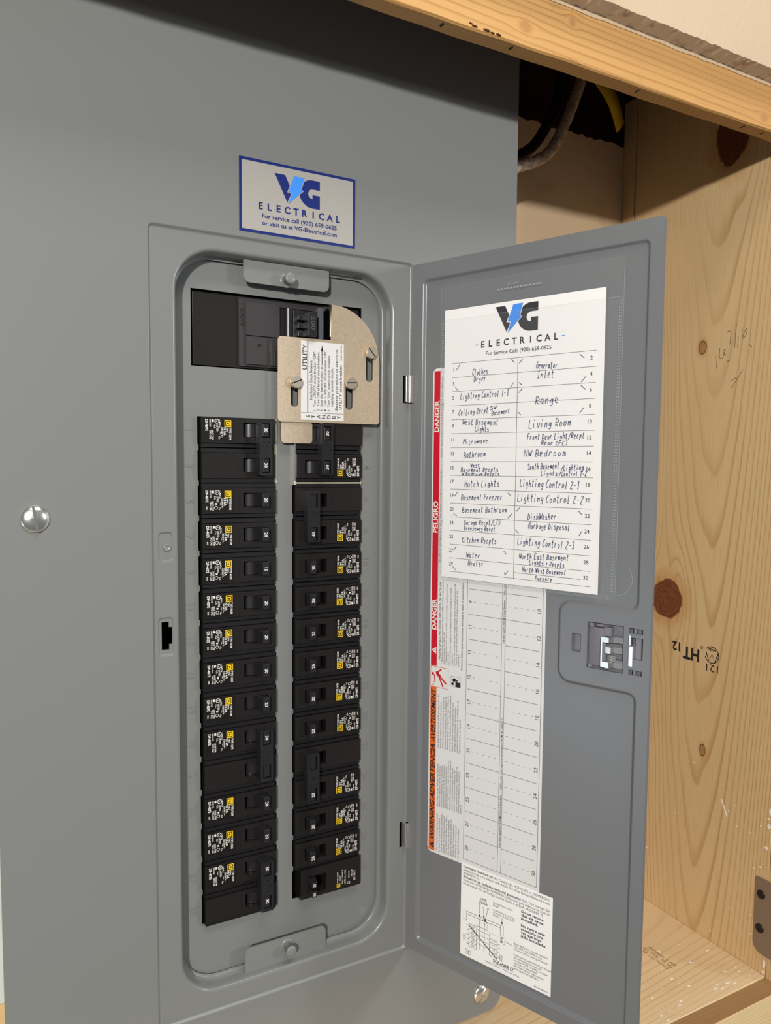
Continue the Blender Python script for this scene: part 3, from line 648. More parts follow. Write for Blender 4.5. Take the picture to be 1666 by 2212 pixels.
TK = [(44.0,35.5,47.2,39.3),(92.0,39.8,94.5,37.3),(98.5,36.5,101.5,39.6),(145.0,39.0,148.4,36.3),(146.6,20.3,149.8,23.9),(98.4,23.0,101.0,21.1),(43.3,22.9,45.6,20.4),(91.3,19.8,94.1,23.2),(98.6,15.6,101.4,18.7),(146.4,18.2,150.1,15.1),(98.2,2.3,100.7,-0.3),(145.9,-0.5,149.2,3.3),(43.8,-60.1,47.0,-56.3),(91.2,-56.0,94.2,-58.3),(98.5,-69.2,101.3,-66.3),(146.8,-66.5,149.7,-69.0),(43.5,-73.1,46.5,-74.9),(91.7,-74.4,95.0,-70.9),(98.0,-82.2,100.9,-85.0),(147.8,-83.9,149.9,-80.5),(43.9,-101.4,46.6,-98.3),(88.7,-98.7,91.1,-100.8),(43.5,-114.0,46.3,-116.5),(89.6,-114.2,90.2,-116.0),(90.2,-116.0,92.8,-112.7)]
mb = MB(); F2 = Fr(DOOR(0, 0, -.12), DOOR.u, DOOR.v)
for s_, a0, b0, a1, b1, h in HW: hand(mb, F2, s_, a0, b0, a1, b1, h)
for a, b, c, e in TK: line(mb, F2, [(a, b), (c, e)], .5, 0, .14)
line(mb, F2, [(97.3, -113.6), (150, -113.5)], .3, 0, .14)
mb.build('handwriting', 'pen', cdir, CO)
mb = MB(); sl = poly([(29.8, -125.4), (175.4, -125.4), (175.4, 99), (29.8, 99)], [1, 6, 2, 5], 0, 6)
plate(mb, F, [sl], 1.9, 0); plate(mb, F, [rrect(29.8, 175.4, 73.5, 99)[:0] or [(29.8, -125.4), (175.4, -125.4), (175.4, 73.5), (29.8, 73.5)]], 2.2, 0)
line(mb, F, [(161.5, -121), (161.8, -112), (165, -107.5), (172, -107)], .25, 0, 2.0)
sv = mb.build('clear_sleeve', 'film', cdir, CO)
mb = MB()
for a in (31.2, 32.2, 172.4, 173.6):
    b = 71
    while b > -121: rect(mb, F, a-.22, a+.22, b-.55, b+.35, 0, 2.02); b -= 2.0
for b in (-122.9, -124.2):
    a = 33
    while a < 171: rect(mb, F, a-.45, a+.35, b-.2, b+.2, 0, 2.02); a += 1.9
rect(mb, F, 29.8, 30.0, -125, 98, 0, 2.02); rect(mb, F, 175.2, 175.4, -120, 98, 0, 2.02); rect(mb, F, 29.8, 174, 73.4, 73.55, 0, 2.02)
circ(mb, F, 175.4, -110, 11.5, .22, 0, 2.3, -90, 40, 20)
text(mb, F, 'C-Line', 88, 92.6, 1.6, 9, 0, 0, 0, 'L', 0, 2)
for i in range(14): rect(mb, F, 80+i*2.6, 81.7+i*2.6, 89.6, 90.6, 0, 2)
mb.build('perforated_seam', 'seam', cdir, CO)['kind'] = 'stuff'
# --- danger and breaker schedule label
F = Fr(DOOR(0, 0, -2.3), DOOR.u, DOOR.v); LO = tuple(F(70, -347, 0))
mb = MB(); plate(mb, F, [poly([(20.9, -348.2), (123, -348.2), (123, 38.4), (20.9, 38.4)], [4, 0, 0, 4], 0, 5)], .22, .22)
dl = mb.build('danger_label', 'vinyl', org=LO)
tag(dl, 'tall white label with red danger and orange warning stripe and blank circuit table', 'label')
mb = MB(); q = .3
def lin(k, b0): return b0-19.42*k
rect(mb, F, 22.2, 28, -195, 36.3, 1, q); rect(mb, F, 22.2, 28, -346.6, -212.2, 2, q)
for s_, b, l in (('DANGER', -10.6, 24.4), ('PELIGRO', -89, 24.8), ('DANGER', -166, 24.6)): text(mb, F, s_, 27.1, b, 4.2, l, 90, .03, 0, 'L', 3, q+.08)
for b in (-182.5,): pfill(mb, F, [(27.2, b), (22.9, b-0)] and [(27.3, b-2.8), (27.3, b+2.8), (22.8, b)], 3, q+.08); text(mb, F, '!', 27, b, 2.6, None, 90, .03, 0, 'C', 0, q+.16)
text(mb, F, 'WARNING', 27.3, -337.2, 4.3, 32.5, 90, .02, .25, 'L', 0, q+.08); text(mb, F, 'ADVERTENCIA', 27.3, -304.5, 4.3, 45.5, 90, .02, .25, 'L', 0, q+.08); text(mb, F, 'AVERTISSEMENT', 27.3, -257, 4.3, 43.5, 90, .02, .25, 'L', 0, q+.08)
pfill(mb, F, [(27.3, -344.8), (27.3, -339.4), (22.9, -342.1)], 0, q+.08); text(mb, F, '!', 27, -342.1, 2.6, None, 90, .03, 0, 'C', 2, q+.16)
# shock pictogram
line(mb, F, [(22.2, -195.6), (39.3, -195.6), (39.3, -212), (22.2, -212), (22.2, -195.6)], .4, 1, q); rect(mb, F, 22.4, 39, -211.8, -195.8, 3, q-.03)
circ(mb, F, 24.4, -201.6, .6, 1.2, 1, q+.1)
for P, w in (([(27.5, -201), (29.5, -200)], 2.6), ([(28.5, -201), (31.5, -203)], 2.6), ([(29, -200), (32.5, -197)], 1.2), ([(26, -202), (26.5, -207.5)], 1.1), ([(31.5, -203), (37.5, -208)], 1.3), ([(30.5, -203.5), (34.5, -211)], 1.3), ([(26.3, -207.5), (24.8, -208.6), (25.4, -209.6), (23.4, -211.6)], .4)): line(mb, F, P, w, 1, q+.05)
line(mb, F, [(42, -200.5), (51, -200.5), (51, -208.6), (42, -208.6), (42, -200.5)], .25, 4, q)
rect(mb, F, 46.2, 50.8, -208.4, -204.6, 0, q+.05); circ(mb, F, 43.6, -206.4, .6, 1.2, 0, q+.1); pfill(mb, F, [(42.8, -203.6), (45.2, -201.4), (47.4, -203.2), (45, -205)], 0, q+.1); line(mb, F, [(46.5, -205), (48.5, -202.5)], .8, 0, q+.1)
def block(lines, a, b, h, da, wmax, sk=0): 
    for i, s_ in enumerate(lines): text(mb, F, s_, a+i*da, b, h, None, 90, 0, 0, 'L', 0, q, wmax)
text(mb, F, 'HAZARD OF ELECTRIC SHOCK, EXPLOSION, OR ARC FLASH', 31.4, -189, 1.7, 61.5, 90, .012, 0, 'L', 0, q)
dg = ['* Apply appropriate personal protective equipment (PPE) and follow safe electrical', '  work practices. See NFPA 70E.', '* This equipment must only be installed and serviced by qualified electrical', '  personnel.', '* Turn off all power supplying this equipment before working on or inside', '  equipment.', '* Always use a properly rated voltage sensing device to confirm power is off.', '* Replace all devices, doors and covers before turning on power to this', '  equipment.']
for i, s_ in enumerate(dg): text(mb, F, s_, 33.6+i*1.95, -192.4, 1.35, min(66, .84*len(s_)), 90, 0, 0, 'L', 0, q)
text(mb, F, 'Failure to follow these instructions will result in death or serious injury.', 52.6, -194.2, 1.6, 68.5, 90, .01, 0, 'L', 0, q)
es = ['PELIGRO DE DESCARGA ELECTRICA, EXPLOSION O DESTELLO POR ARQUEO', '* Utilice equipo de proteccion personal (EPP) apropiado y siga las practicas de seguridad electrica', '* Solamente el personal electrico calificado debera instalar y prestar servicio a este equipo']
for i, s_ in enumerate(es): text(mb, F, s_, 30.4+i*2, -112, 1.35, 72, 90, 0, 0, 'L', 0, q)
frn = ['RISQUE D\'ELECTROCUTION, D\'EXPLOSION OU D\'ECLAIR D\'ARC', '* Portez un equipement de protection personnelle (EPP) approprie et observez les']
for i, s_ in enumerate(frn): text(mb, F, s_, 30.4+i*2, -30, 1.35, 62, 90, 0, 0, 'L', 0, q)
wn = ['This equipment is designed and tested', 'by Square D to performance levels', 'which exceed Underwriters Laboratories', 'Standards. Use of Other than Square D', 'Circuit Breakers May Adversely Affect', 'User Safety and Impair Reliability.', 'Square D disclaims all liability for', 'damage, injury or nonperformance', 'caused by the use or failure of', 'non-Square D circuit breakers.']
wa = ['Este equipo ha sido disenado y probado por', 'Square D y supera las normas de nivel de', 'rendimiento establecidas por Underwriters', 'Laboratories (UL). El uso de interruptores', 'automaticos que no sean de Square D puede', 'afectar negativamente la seguridad del usuario y', 'deteriorar la confiabilidad del equipo. Square D', 'no asume responsabilidad alguna por danos,', 'lesiones o funcionamiento inadecuado del', 'equipo causados por el uso o desperfectos de', 'interruptores automaticos que no sean de', 'Square D.']
wf = ['Cet appareil est concu et verifie par Square D a des', 'niveaux de rendement superieurs aux normes de', 'Underwriters Laboratories (UL) et de l\'association', 'canadienne de normalisation (CSA). L\'utilisation de', 'disjoncteurs autres que Square D risque d\'affecter la', 'securite de l\'utilisateur et la fiabilite du materiel.', 'Square D rejette toute responsabilite pour tout', 'dommage, blessure ou mauvais fonctionnement', 'resultant de l\'utilisation ou de la defaillance de', 'disjoncteurs autres que Square D.']
for T_, b, da in ((wn, -345.6, 2.3), (wa, -308.5, 2.05), (wf, -260.6, 2.3)):
    for i, s_ in enumerate(T_): text(mb, F, s_, 31+i*da, b, 1.5, .83*len(s_), 90, 0, 0, 'L', 0, q)
# circuit table
rect(mb, F, 56, 56.3, -343.5, 36, 4, q); rect(mb, F, 120.6, 120.95, -343.6, 36, 4, q); rect(mb, F, 56, 120.9, -343.8, -343.5, 4, q)
rect(mb, F, 87.1, 87.4, -343.5, 36, 4, q); rect(mb, F, 90.1, 90.4, -343.5, 36, 4, q)
for k in range(-8, 11):
    b = -130.1-19.43*k
    rect(mb, F, 57.4, 87.2, b-.15, b+.15, 4, q); rect(mb, F, 90.2, 118.8, b-.15, b+.15, 4, q)
for k in range(-7, 12):
    b = -130.1-19.43*(k-.5); nL = 9+2*(k-1)
    if nL < 1 or nL > 29: continue
    for i in range(5): rect(mb, F, 62+i*5.1, 64+i*5.1, b-.13, b+.13, 4, q); rect(mb, F, 92.4+i*5.1, 94.4+i*5.1, b-.13, b+.13, 4, q)
    text(mb, F, str(nL), 60.4, b, 2.9, None, 90, .012, 0, 'C', 4, q); text(mb, F, str(nL+1), 119.4, b, 2.9, None, 90, .012, 0, 'C', 4, q)
for b, l in ((-167.5, 64), (-324, 100), (-223, 40)):
    s_ = {64: 'Use only Square D HOM Circuit Breakers.  /  Utilice solo', 100: 'Use only Square D HOM Circuit Breakers.  /  Utilice solo interruptores automatico HOM de Square D', 40: ''}[l]
    if s_: text(mb, F, s_, 89.7, b, 1.7, l if l == 100 else 44, 90, .012, 0, 'L', 0, q)
mb.build('printing', ['ink', 'red', 'orange', 'white', 'inkg'], dl, LO)
# --- interlock kit label
F = Fr(DOOR(0, 0, -2.05), DOOR.u, DOOR.v); KO = tuple(F(95, -421, 0))
mb = MB(); plate(mb, F, [rrect(54.7, 134.3, -421.6, -346.8)], .2, .2); kl = mb.build('kit_instruction_label', 'paper', org=KO)
tag(kl, 'white generator interlock kit label with wiring diagram, lowest label on the door', 'label')
mb = MB(); q = .28
text(mb, F, 'Generator interlock kit', 56.6, -350.2, 1.9, 27, 0, .02, 0, 'L', 0, q); text(mb, F, '(Kit Catalog No. HOMCGK2 or HOMRBGK2)', 84.4, -350.2, 1.9, 47.8, 0, 0, 0, 'L', 0, q)
text(mb, F, 'suitable for use in accordance with Article 702 of the National Electrical Code,', 56.6, -353, 1.9, 75.6, 0, 0, 0, 'L', 0, q); text(mb, F, 'ANSI/NFPA 70.', 56.6, -355.7, 1.9, 15, 0, 0, 0, 'L', 0, q)
text(mb, F, 'Accesorio de enclavamiento del generador', 56.6, -358.4, 1.9, 52, 0, .02, 0, 'L', 0, q); text(mb, F, '(No. De Catalogo Del', 109.6, -358.4, 1.9, 22.6, 0, 0, 0, 'L', 0, q)
text(mb, F, 'Accesorio HOMCGK2 o HOMRBGK2) adecuado para utilizarse de acuerdo', 56.6, -361.1, 1.9, 75.6, 0, 0, 0, 'L', 0, q); text(mb, F, 'con el articulo 702 del Codigo nacional electrico de EUA, ANSI/NFPA 70.', 56.6, -363.8, 1.9, 70.5, 0, 0, 0, 'L', 0, q)
text(mb, F, 'LINE', 72.6, -370.8, 1.9, 6, 0, .01, 0, 'L', 0, q); text(mb, F, 'LINEA', 71.6, -373.6, 1.9, 8, 0, .01, 0, 'L', 0, q)
for i, s_ in enumerate(('BOX BONDING WHEN', 'REQ\'D', 'CONEXION A LA CAJA', 'CUANDO FUESE NECE-', 'SARIO.')): text(mb, F, s_, 84.4, -369.4-i*2.05-(1.6 if i > 1 else 0), 1.3, 1.05*len(s_), 0, 0, 0, 'L', 0, q)
for i, s_ in enumerate(('Do not remove', 'this kit once', 'installed.', '', 'No retire este', 'accesorio una', 'vez que haya', 'sido instalado.')):
    if s_: text(mb, F, s_, 108.8, -367.2-i*2.75-(0 if i < 3 else -.2), 2.0, 1.42*len(s_), 0, .025, 0, 'L', 0, q)
for i, s_ in enumerate(('Back-fed main circuit breaker', 'Type HOM and HOMA not to', 'exceed mains rating of panel.', '', 'Interruptor automatico principal', 'de alimentacion inversa.', 'Los tipos HOM y HOMA no deben', 'exceder la capacidad', 'del interruptor automatico', 'principal del tablero.')):
    if s_: text(mb, F, s_, 103.2, -394.2-i*2.15, 1.6, .98*len(s_), 0, 0, 0, 'L', 0, q)
text(mb, F, 'SQUARE D', 85.2, -415.3, 1.9, 17.8, 0, .03, 0, 'L', 0, q); rect(mb, F, 85.2, 103, -416.1, -415.8, 0, q)
text(mb, F, 'Made in U.S.A.', 78.6, -418.6, 1.5, 13, 0, 0, 0, 'L', 0, q); text(mb, F, 'Hecho en E.U.A.', 94, -418.6, 1.5, 14.6, 0, 0, 0, 'L', 0, q); text(mb, F, '40273-806-01', 120.6, -419.8, 1.3, 12, 0, 0, 0, 'L', 0, q)
w = .3
def ln(*P, w=.3): line(mb, F, P, w, 0, q)
def rc(a0, a1, b0, b1): ln((a0, b0), (a1, b0), (a1, b1), (a0, b1), (a0, b0))
rc(57.7, 60.2, -392.4, -384.7); rc(91.2, 93.8, -392, -384); ln((60.2, -384.9), (91.2, -384.2)); ln((60.2, -387), (91.2, -386.3)); rc(70, 79.4, -393, -386.8)
rc(62.8, 69.9, -412.4, -394); rc(81.8, 88.6, -412, -394)
for i in range(5): b = -394-3.7*i; ln((62.8, b), (69.9, b)); ln((65, b-1.4), (68, b-1.4)); ln((65, b-2.4), (68, b-2.4)); ln((60.4, b-1.6), (62.8, b-1.6))
for i in range(1, 5): b = -394-3.7*i-(0 if i > 1 else .8); ln((81.8, b), (88.6, b)); ln((84, b-1.4), (86.6, b-1.4)); ln((88.6, b-1.6), (91, b-1.6))
for a, b0 in ((72.6, -389), (77, -389)): ln((a, b0), (a, -411)); circ(mb, F, a, b0+.6, .5, .3, 0, q)
for i in range(4): ln((69.9, -396-3.7*i), (81.8, -396-3.7*i), w=.2)
ln((62.4, -395.2), (88.8, -412.3), w=.7); ln((72.2, -375.8), (72.2, -384.2)); ln((75.8, -377.2), (76.2, -383.6)); ln((79.6, -376.6), (77.6, -386))
for a, b in ((72.2, -385.6), (76.3, -385), (77.4, -387.2), (92.5, -383.6)): pfill(mb, F, [(a, b), (a+.8, b+2.4), (a-.8, b+2.4)], 0, q)
ln((92.5, -378), (92.5, -382)); rc(74.6, 76, -386, -384.6); rc(76.8, 78, -386.8, -385.2); circ(mb, F, 72.2, -375, .7, .3, 0, q); circ(mb, F, 79.8, -375.6, .7, .3, 0, q); text(mb, F, 'N', 75.6, -377, 1.2, None, 0, 0, 0, 'C', 0, q)
for b in (-394, -396.8): circ(mb, F, 92.3, b, .8, .35, 0, q); ln((91.4, b-.9), (93.2, b+.9))
ln((94, -392.8), (95.4, -392.8), (95.4, -398.2), (94, -398.2)); ln((95.4, -395.2), (101.6, -396))
rc(59.8, 64.4, -419.2, -415.8); text(mb, F, '15', 62.1, -418.4, 1.9, None, 0, .02, 0, 'C', 0, q)
for a, b in ((58.4, -409), (59.9, -409)): text(mb, F, 'LOADS' if a < 59 else 'CARGAS', a, b, 1.1, 5, 90, 0, 0, 'L', 0, q)
for a, b in ((91.8, -412.4), (93.4, -412.4)): text(mb, F, 'LOADS' if a < 92 else 'CARGAS', a, b, 1.1, 5, 90, 0, 0, 'L', 0, q)
mb.build('printing', 'ink', kl, KO)

# ================================================================== breakers
LF = front(0)
def sqd(mb, F, x, z, s=1, mY=1, mK=0, d=.12):       # square-in-square emblem
    a = 2.5*s; t = .62*s
    plate(mb, F, [rrect(x-a, x+a, z-a, z+a), rrect(x-a+t, x+a-t, z-a+t, z+a-t)], d, 0, mY)
    b = 1.35*s; plate(mb, F, [rrect(x-b, x+b, z-b, z+b), rrect(x-b*.42, x+b*.42, z-b*.42, z+b*.42)], d, 0, mY)
def print_label(o, org, zoff=0, var=0):
    """white and yellow print: reads downwards"""
    mb = MB(); F = LF; D_ = .16
    V, T = fill([rrect(2.2, 24.4, zoff-21.2, zoff-4.6, .8, 3)]); mb.add([F(a, b, .06) for a, b in V], T, 2)
    jx = var*.8
    def t(s_, x, z, h, w, bold=.02): text(mb, F, s_, x+jx, zoff+z, h, w, -90, bold, 0, 'L', 0, D_)
    sqd(mb, F, 20+jx, zoff-8, 1, 1, 2, D_)
    t('TYPE HOM', 20.9, -10.9, 1.6, 8.4); t('TIPO', 18.9, -10.9, 1.3, 3.4); t('10 kA', 16.9, -10.9, 1.8, 5.6, .03); t('120/240 V~', 15.2, -10.9, 1.2, 7)
    t('--AlCu', 13.7, -5.4, 1.1, 5.5); t('--', 14, -14, 1.3, 2); t('Cu', 13.2, -17.2, 1.2, 2)
    t('LISTED', 11.7, -9.2, 1.3, 4.6); t('C.A.', 9.9, -9.2, 1.2, 2.6)
    circ(mb, F, 12+jx, zoff-6.6, 1.5, .42, 0, D_, 0, 360, 14); text(mb, F, 'UL', 11.3+jx, zoff-6.6, 1.1, 1.3, -90, .02, 0, 'C', 0, D_)
    if var != .33: circ(mb, F, 11.2+jx, zoff-17.6, 1.1, .3, 0, D_, 0, 360, 12); rect(mb, F, 10.6+jx, 12+jx, zoff-15.4, zoff-14.2, 0, D_)
    t('HACR TYPE', 8.3, -13, 1.3, 6.6); t('TIPO CAR', 6.6, -13, 1.3, 6.4); t('ISSUE NO', 6.7, -5.4, 1.1, 5.2); rect(mb, F, 8.4+jx, 9.8+jx, zoff-7.2, zoff-5.4, 0, D_)
    t('DP-4075', 3.7, -5.4, 1.9, 8.3, .03)
    if not var == .33: t('SWD', 3.9, -16.6, 1.1, 2.4)
    mb.build('printed_label', ['white', 'yellow', 'labelk'], o, org)
def amp(F, tog, s_, xa, za, org, y=-8.1, h=2.4):
    if not s_: return
    mb = MB(); text(mb, front(y), s_, xa-h/2, za, h, None, -90, .02, 0, 'C', 0, .12); mb.build('rating_number', 'white', tog, org)
def pole(mb, z0, sl, pos, cut=''):
    """one pole of the moulded case whose top edge is at z0"""
    x0, x1 = 1.7, 56.4
    zt_ = z0-3.9 if cut == 'top' else z0-.3; zb_ = z0-21.8 if cut == 'bot' else z0-25.1
    mb.box(x0, x1, 12, 33, zb_, zt_, 1)
    plate(mb, front(3), [rrect(x0, x1, zb_, zt_), sl], 0, 9, 1)  # base and step bands in darker plastic: their shade is in the colour
    plate(mb, front(0), [rrect(x0, x1, z0-21.9, z0-3.8), sl], 0, 3, 0)
    if cut != 'top': mb.box(x0+.2, x1-.3, 1.5, 3, z0-3.3, z0-.6, 1)
    if cut != 'bot': mb.box(x0+.2, x1-.3, 1.5, 3, z0-24.9, z0-22.5, 1)
    # shallow moulded lines on the face
    for a0, a1, b0, b1 in ((24.6, 31, -7.5, -7.25), (28.2, 28.45, -21, -7.5), (50.8, x1-.6, -6.9, -6.65), (52.2, 52.45, -20.8, -7)): mb.box(a0, a1, -.16, .2, z0+b0, z0+b1)
def toggle_parts(o, z0, pos, amps, org, wd=4.7):
    mb = MB(); zc = z0-12.2; x = 43.6 if pos == 'on' else 32.4
    P = [(x-3.4, -5), (x+wd+.3, -5), (x+wd, 8), (x, 8)] if pos == 'on' else [(x-.3, -5), (x+wd+3.4, -5), (x+wd, 8), (x, 8)]
    n = 4; A = [(a, -d, zc-4.9) for a, d in P]; B = [(a, -d, zc+4.9) for a, d in P]
    mb.add(A+B, [(3, 2, 1, 0), (4, 5, 6, 7)]+[(i, (i+1) % 4, 4+(i+1) % 4, 4+i) for i in range(4)])
    seg = 10; cx = 40.5                                           # the curved base seen in the slot
    V = [(cx+8.6*math.sin(t), 9.6-7.6*math.cos(t), z) for z in (zc-4.8, zc+4.8) for t in [(-1.1+2.2*i/seg) for i in range(seg+1)]]
    mb.add(V, [(i, i+1, seg+2+i, seg+1+i) for i in range(seg)], 1 if wd < 4.8 else 0, False)
    tg = mb.build('toggle', ['handle', 'black2'], o, org, .45); amp(LF, tg, amps, x+wd/2, zc, org)
    return tg
def breaker(name, poles, pos, amps, label, var=0, lab=0, cut=''):
    org = (0, 33, -25.4*poles); o = empty(name, org, label, 'circuit breaker')
    mb = MB()
    for k in range(poles): pole(mb, -25.4*k, rrect(31.6, 49.6, -25.4*k-17.3, -25.4*k-7.1, .3, 2), pos, cut if (cut == 'top' and k == 0) or (cut == 'bot' and k == poles-1) else '')
    body = mb.build('body', ['black', 'black2'], o, org)
    print_label(body, org, -25.4*lab, var)
    if poles == 1: toggle_parts(o, 0, pos, amps[0], org)
    else:
        x = 41.0 if pos == 'on' else 30.2
        for k in range(2): toggle_parts(o, -25.4*k, pos, amps[k], org, 4.81)
        mb = MB(); plate(mb, front(-9), [rrect(x, x+9.6, -45.2, -6.4, .6, 2), rrect(x+1.9, x+8.0, -17.6, -6.9-.3, .3, 2), rrect(x+1.9, x+8.0, -43, -32.6, .3, 2)], 0, 8.6)
        ty = mb.build('handle_tie', 'handle', o, org, .35)
        q = MB()
        for i in range(26):
            a = x+1.4+random.random()*6.4; b = -20-random.random()*11; q.box(a, a+.9, -9.2, -8.9, b, b+.5)
        q.build('moulded_lettering', 'handle', ty, org)['kind'] = 'stuff'
    if lab == 0 and poles == 1:
        q = MB(); text(q, LF, random.choice(['21 44', '22 17', '21 25', '21 39', '22 12']), 46.8, -6.1+1, 1.5, 6.6, 0, 0, 0, 'L', 0, .03); q.build('date_code', 'handle', body, org)
    return o
def clone(o, z):
    c = o.copy(); COL.objects.link(c)
    for ch in o.children:
        d = ch.copy(); COL.objects.link(d); d.parent = c
        for g in ch.children: e = g.copy(); COL.objects.link(e); e.parent = d
    return c
def place(o, side, row, poles, label, group):
    z = -25.4*row
    if side == 'L': o.location = (0, 33*S, (z-25.4*poles)*S)
    else:
        o.rotation_euler = (0, math.pi, 0); o.location = (129.4*S, 33*S, z*S)     # turned upside down: rating end towards the centre
    o['label'] = label; o['group'] = group
GL, GR = 'breakers in the left column', 'breakers in the right column'
s20 = [breaker('circuit_breaker', 1, 'on', ['20'], 'x', v) for v in (0, -.5, .5)]; used = [0, 0, 0]
def single(side, row, label, v):
    if not used[v]: used[v] = 1; o = s20[v]
    else: o = clone(s20[v], row)
    place(o, side, row, 1, label, GL if side == 'L' else GR)
def double(side, row, amps, pos, label, var=0, lab=0):
    place(breaker('circuit_breaker', 2, pos, amps, 'x', var, lab, '' if row else ('top' if side == 'L' else 'bot')), side, row, 2, label, GL if side == 'L' else GR)
double('L', 0, ['30', '30'], 'on', 'black double breaker marked 30 and 30 at the top of the left column', .33)
single('L', 2, '20-amp breaker in left column, directly below the top double 30', 0)
single('L', 3, '20-amp breaker in left column, directly above the one marked 15', 2)
place(breaker('circuit_breaker', 1, 'on', ['15'], 'x', 0), 'L', 4, 1, 'only breaker marked 15, in the upper half of the left column', GL)
single('L', 5, '20-amp breaker in left column, directly below the one marked 15', 2)
single('L', 6, '20-amp breaker in left column, second below the one marked 15', 0)
single('L', 7, '20-amp breaker in left column, third below the one marked 15', 2)
single('L', 8, '20-amp breaker in left column, directly above the middle double 30', 1)
double('L', 9, ['30', ''], 'on', 'double breaker low in left column with one 30 and one blank handle', .33)
single('L', 11, '20-amp breaker in left column, directly below the double with one blank handle', 0)
single('L', 12, '20-amp breaker in left column, directly above the bottom double 30', 1)
double('L', 13, ['30', '30'], 'on', 'black double breaker marked 30 and 30 at the bottom of the left column', .33)
double('R', 0, ['30', '30'], 'off', 'double 30 breaker topmost in right column, partly under the interlock plate tongue', .33)
double('R', 2, ['40', ''], 'on', 'double breaker marked 40, below the bright steel strip in the right column', .33)
single('R', 4, '20-amp breaker in right column, directly below the double marked 40', 0)
single('R', 5, '20-amp breaker in right column, second below the double marked 40', 2)
single('R', 6, '20-amp breaker in right column, third below the double marked 40', 1)
single('R', 7, '20-amp breaker in right column, fourth below the double marked 40', 0)
single('R', 8, '20-amp breaker in right column, second above the lower double breaker', 2)
single('R', 9, '20-amp breaker in right column, directly above the lower double breaker', 1)
double('R', 10, ['20', ''], 'on', 'double breaker marked 20 with one blank handle, low in the right column', .33)
single('R', 12, '20-amp breaker in right column, two above the bottom tandem breaker', 0)
single('R', 13, '20-amp breaker in right column, directly above the bottom tandem breaker', 2)
# tandem breaker at the bottom right: two small handles
org = (0, 33, -25.4); o = empty('tandem_breaker', org, 'tandem breaker with two small 20 handles at the bottom of the right column', 'circuit breaker', GR)
mb = MB(); mb.box(1, 52.8, 12, 33, -25.1, -.3, 1); sl = rrect(31.6, 46, -18.6, -4.4, .3, 2)
plate(mb, front(3), [rrect(1, 52.8, -25.1, -.3), sl], 0, 9); plate(mb, front(0), [rrect(1, 52.8, -25.1, -1.2), sl], 0, 3)
for b in (-7, -17): mb.box(51, 52.7, -.16, .2, b, b+.3)
body = mb.build('body', ['black', 'black2'], o, org)
mb = MB(); sqd(mb, LF, 20.4, -4.9, .62, 1, 0, .12)
for x, s_, z, h, w in ((20.6, 'TYPE HOMT', -7.2, 1.1, 9), (18.4, 'HOMT', -8.4, 1, 4.5), (16.4, '10 kA 120/240 V', -5.2, 1.1, 12), (14, 'LISTED C.A. HACR', -4.6, 1.2, 12), (10.6, 'ISSUE NO', -9, 1.1, 6), (8, 'TIPO CAR', -9.5, 1.1, 6), (5.4, 'DP-4075', -6, 1.6, 8)): text(mb, LF, s_, x, z, h, w, -90, .01, 0, 'L', 0, .1)
circ(mb, LF, 11.2, -5, 1, .3, 0, .1); mb.build('printed_label', ['white', 'yellow'], body, org)
for zc in (-8.2+.6, -15.6+.4):
    mb = MB(); x = 42.2
    A = [(a, -d, zc-2.3) for a, d in ((x-2.5, -5), (x+5, -5), (x+4.4, 8), (x, 8))]; B = [(a, b, zc+2.3) for a, b, _ in A]
    mb.add(A+B, [(3, 2, 1, 0), (4, 5, 6, 7)]+[(i, (i+1) % 4, 4+(i+1) % 4, 4+i) for i in range(4)])
    tg = mb.build('toggle', 'handle', o, org, .35); amp(LF, tg, '20', x+2.4, zc, org, -8.1, 1.9)
o.rotation_euler = (0, math.pi, 0); o.location = (129.4*S, 33*S, -25.4*14*S)
M['cream'] = mat('cream_zinc_strip', 'e0d8bd', .35, .5)
# hold-down strap of bare steel beside the backfed double breaker
hk = empty('retaining_bracket', (100, 3, -53), 'bright bare steel strip below the top double breaker of the right column', 'bracket')
mb = MB(); mb.box(71.8, 128.2, 1.5, 2.5, -52.3, -49.3); mb.build('cross_strip', 'cream', hk, (100, 3, -53), .3)
mb = MB(); mb.box(71.7, 72.9, 2, 8, -52.2, -4); mb.build('side_strip', 'chrome', hk, (100, 3, -53))
mb = MB(); mb.box(74, 128, 2.5, 9, -5, -3.4); mb.build('top_strip', 'chrome', hk, (100, 3, -53))
mb = MB(); mb.box(57.2, 59.4, 4.9, 5.8, -50.6, -3.4); o = mb.build('steel_clip', 'cream', org=(57.5, 4, -49)); tag(o, 'thin bright steel strip right of the top left double breaker', 'clip')

# ================================================================== main breaker
BO = (62, 36, 32); o = empty('main_breaker', BO, 'wide black main breaker with a 200 handle, half covered by the interlock plate', 'circuit breaker')
mb = MB(); mb.box(-2.4, 128.6, 8.2, 35, 33.2, 84.8)
plate(mb, front(6.4), [rrect(31, 96, 34.6, 83.4), rrect(61.5, 94.6, 56.2, 79.6)], 0, 1.8, 1)
plate(mb, front(4.6), [rrect(35.6, 61.4, 57, 80.6)], 0, 1.8, 1); plate(mb, front(4.6), [rrect(35.6, 96, 36, 56)], 0, 1.8, 1)
for a in (53, 57, 60): mb.box(a, a+.8, 3.6, 4.7, 37, 46)
body = mb.build('body', ['black', 'black3'], o, BO, .3)
mb = MB(); text(mb, front(6.4), 'O/OFF', 32, 76.5, 2.4, 13.5, -90, .01, 0, 'L', 0, .25); mb.build('moulded_lettering', 'hole', body, BO)
mb = MB(); mb.cyl((45.6, 4.5, 50.2), (0, -1, 0), 1.3, .15, 0, 14); mb.build('test_hole', 'hole', body, BO)
mb = MB(); mb.box(91.4, 95.6, 2.4, 8.2, 53, 82); mb.build('side_wall', 'edgeb', body, BO, .3)
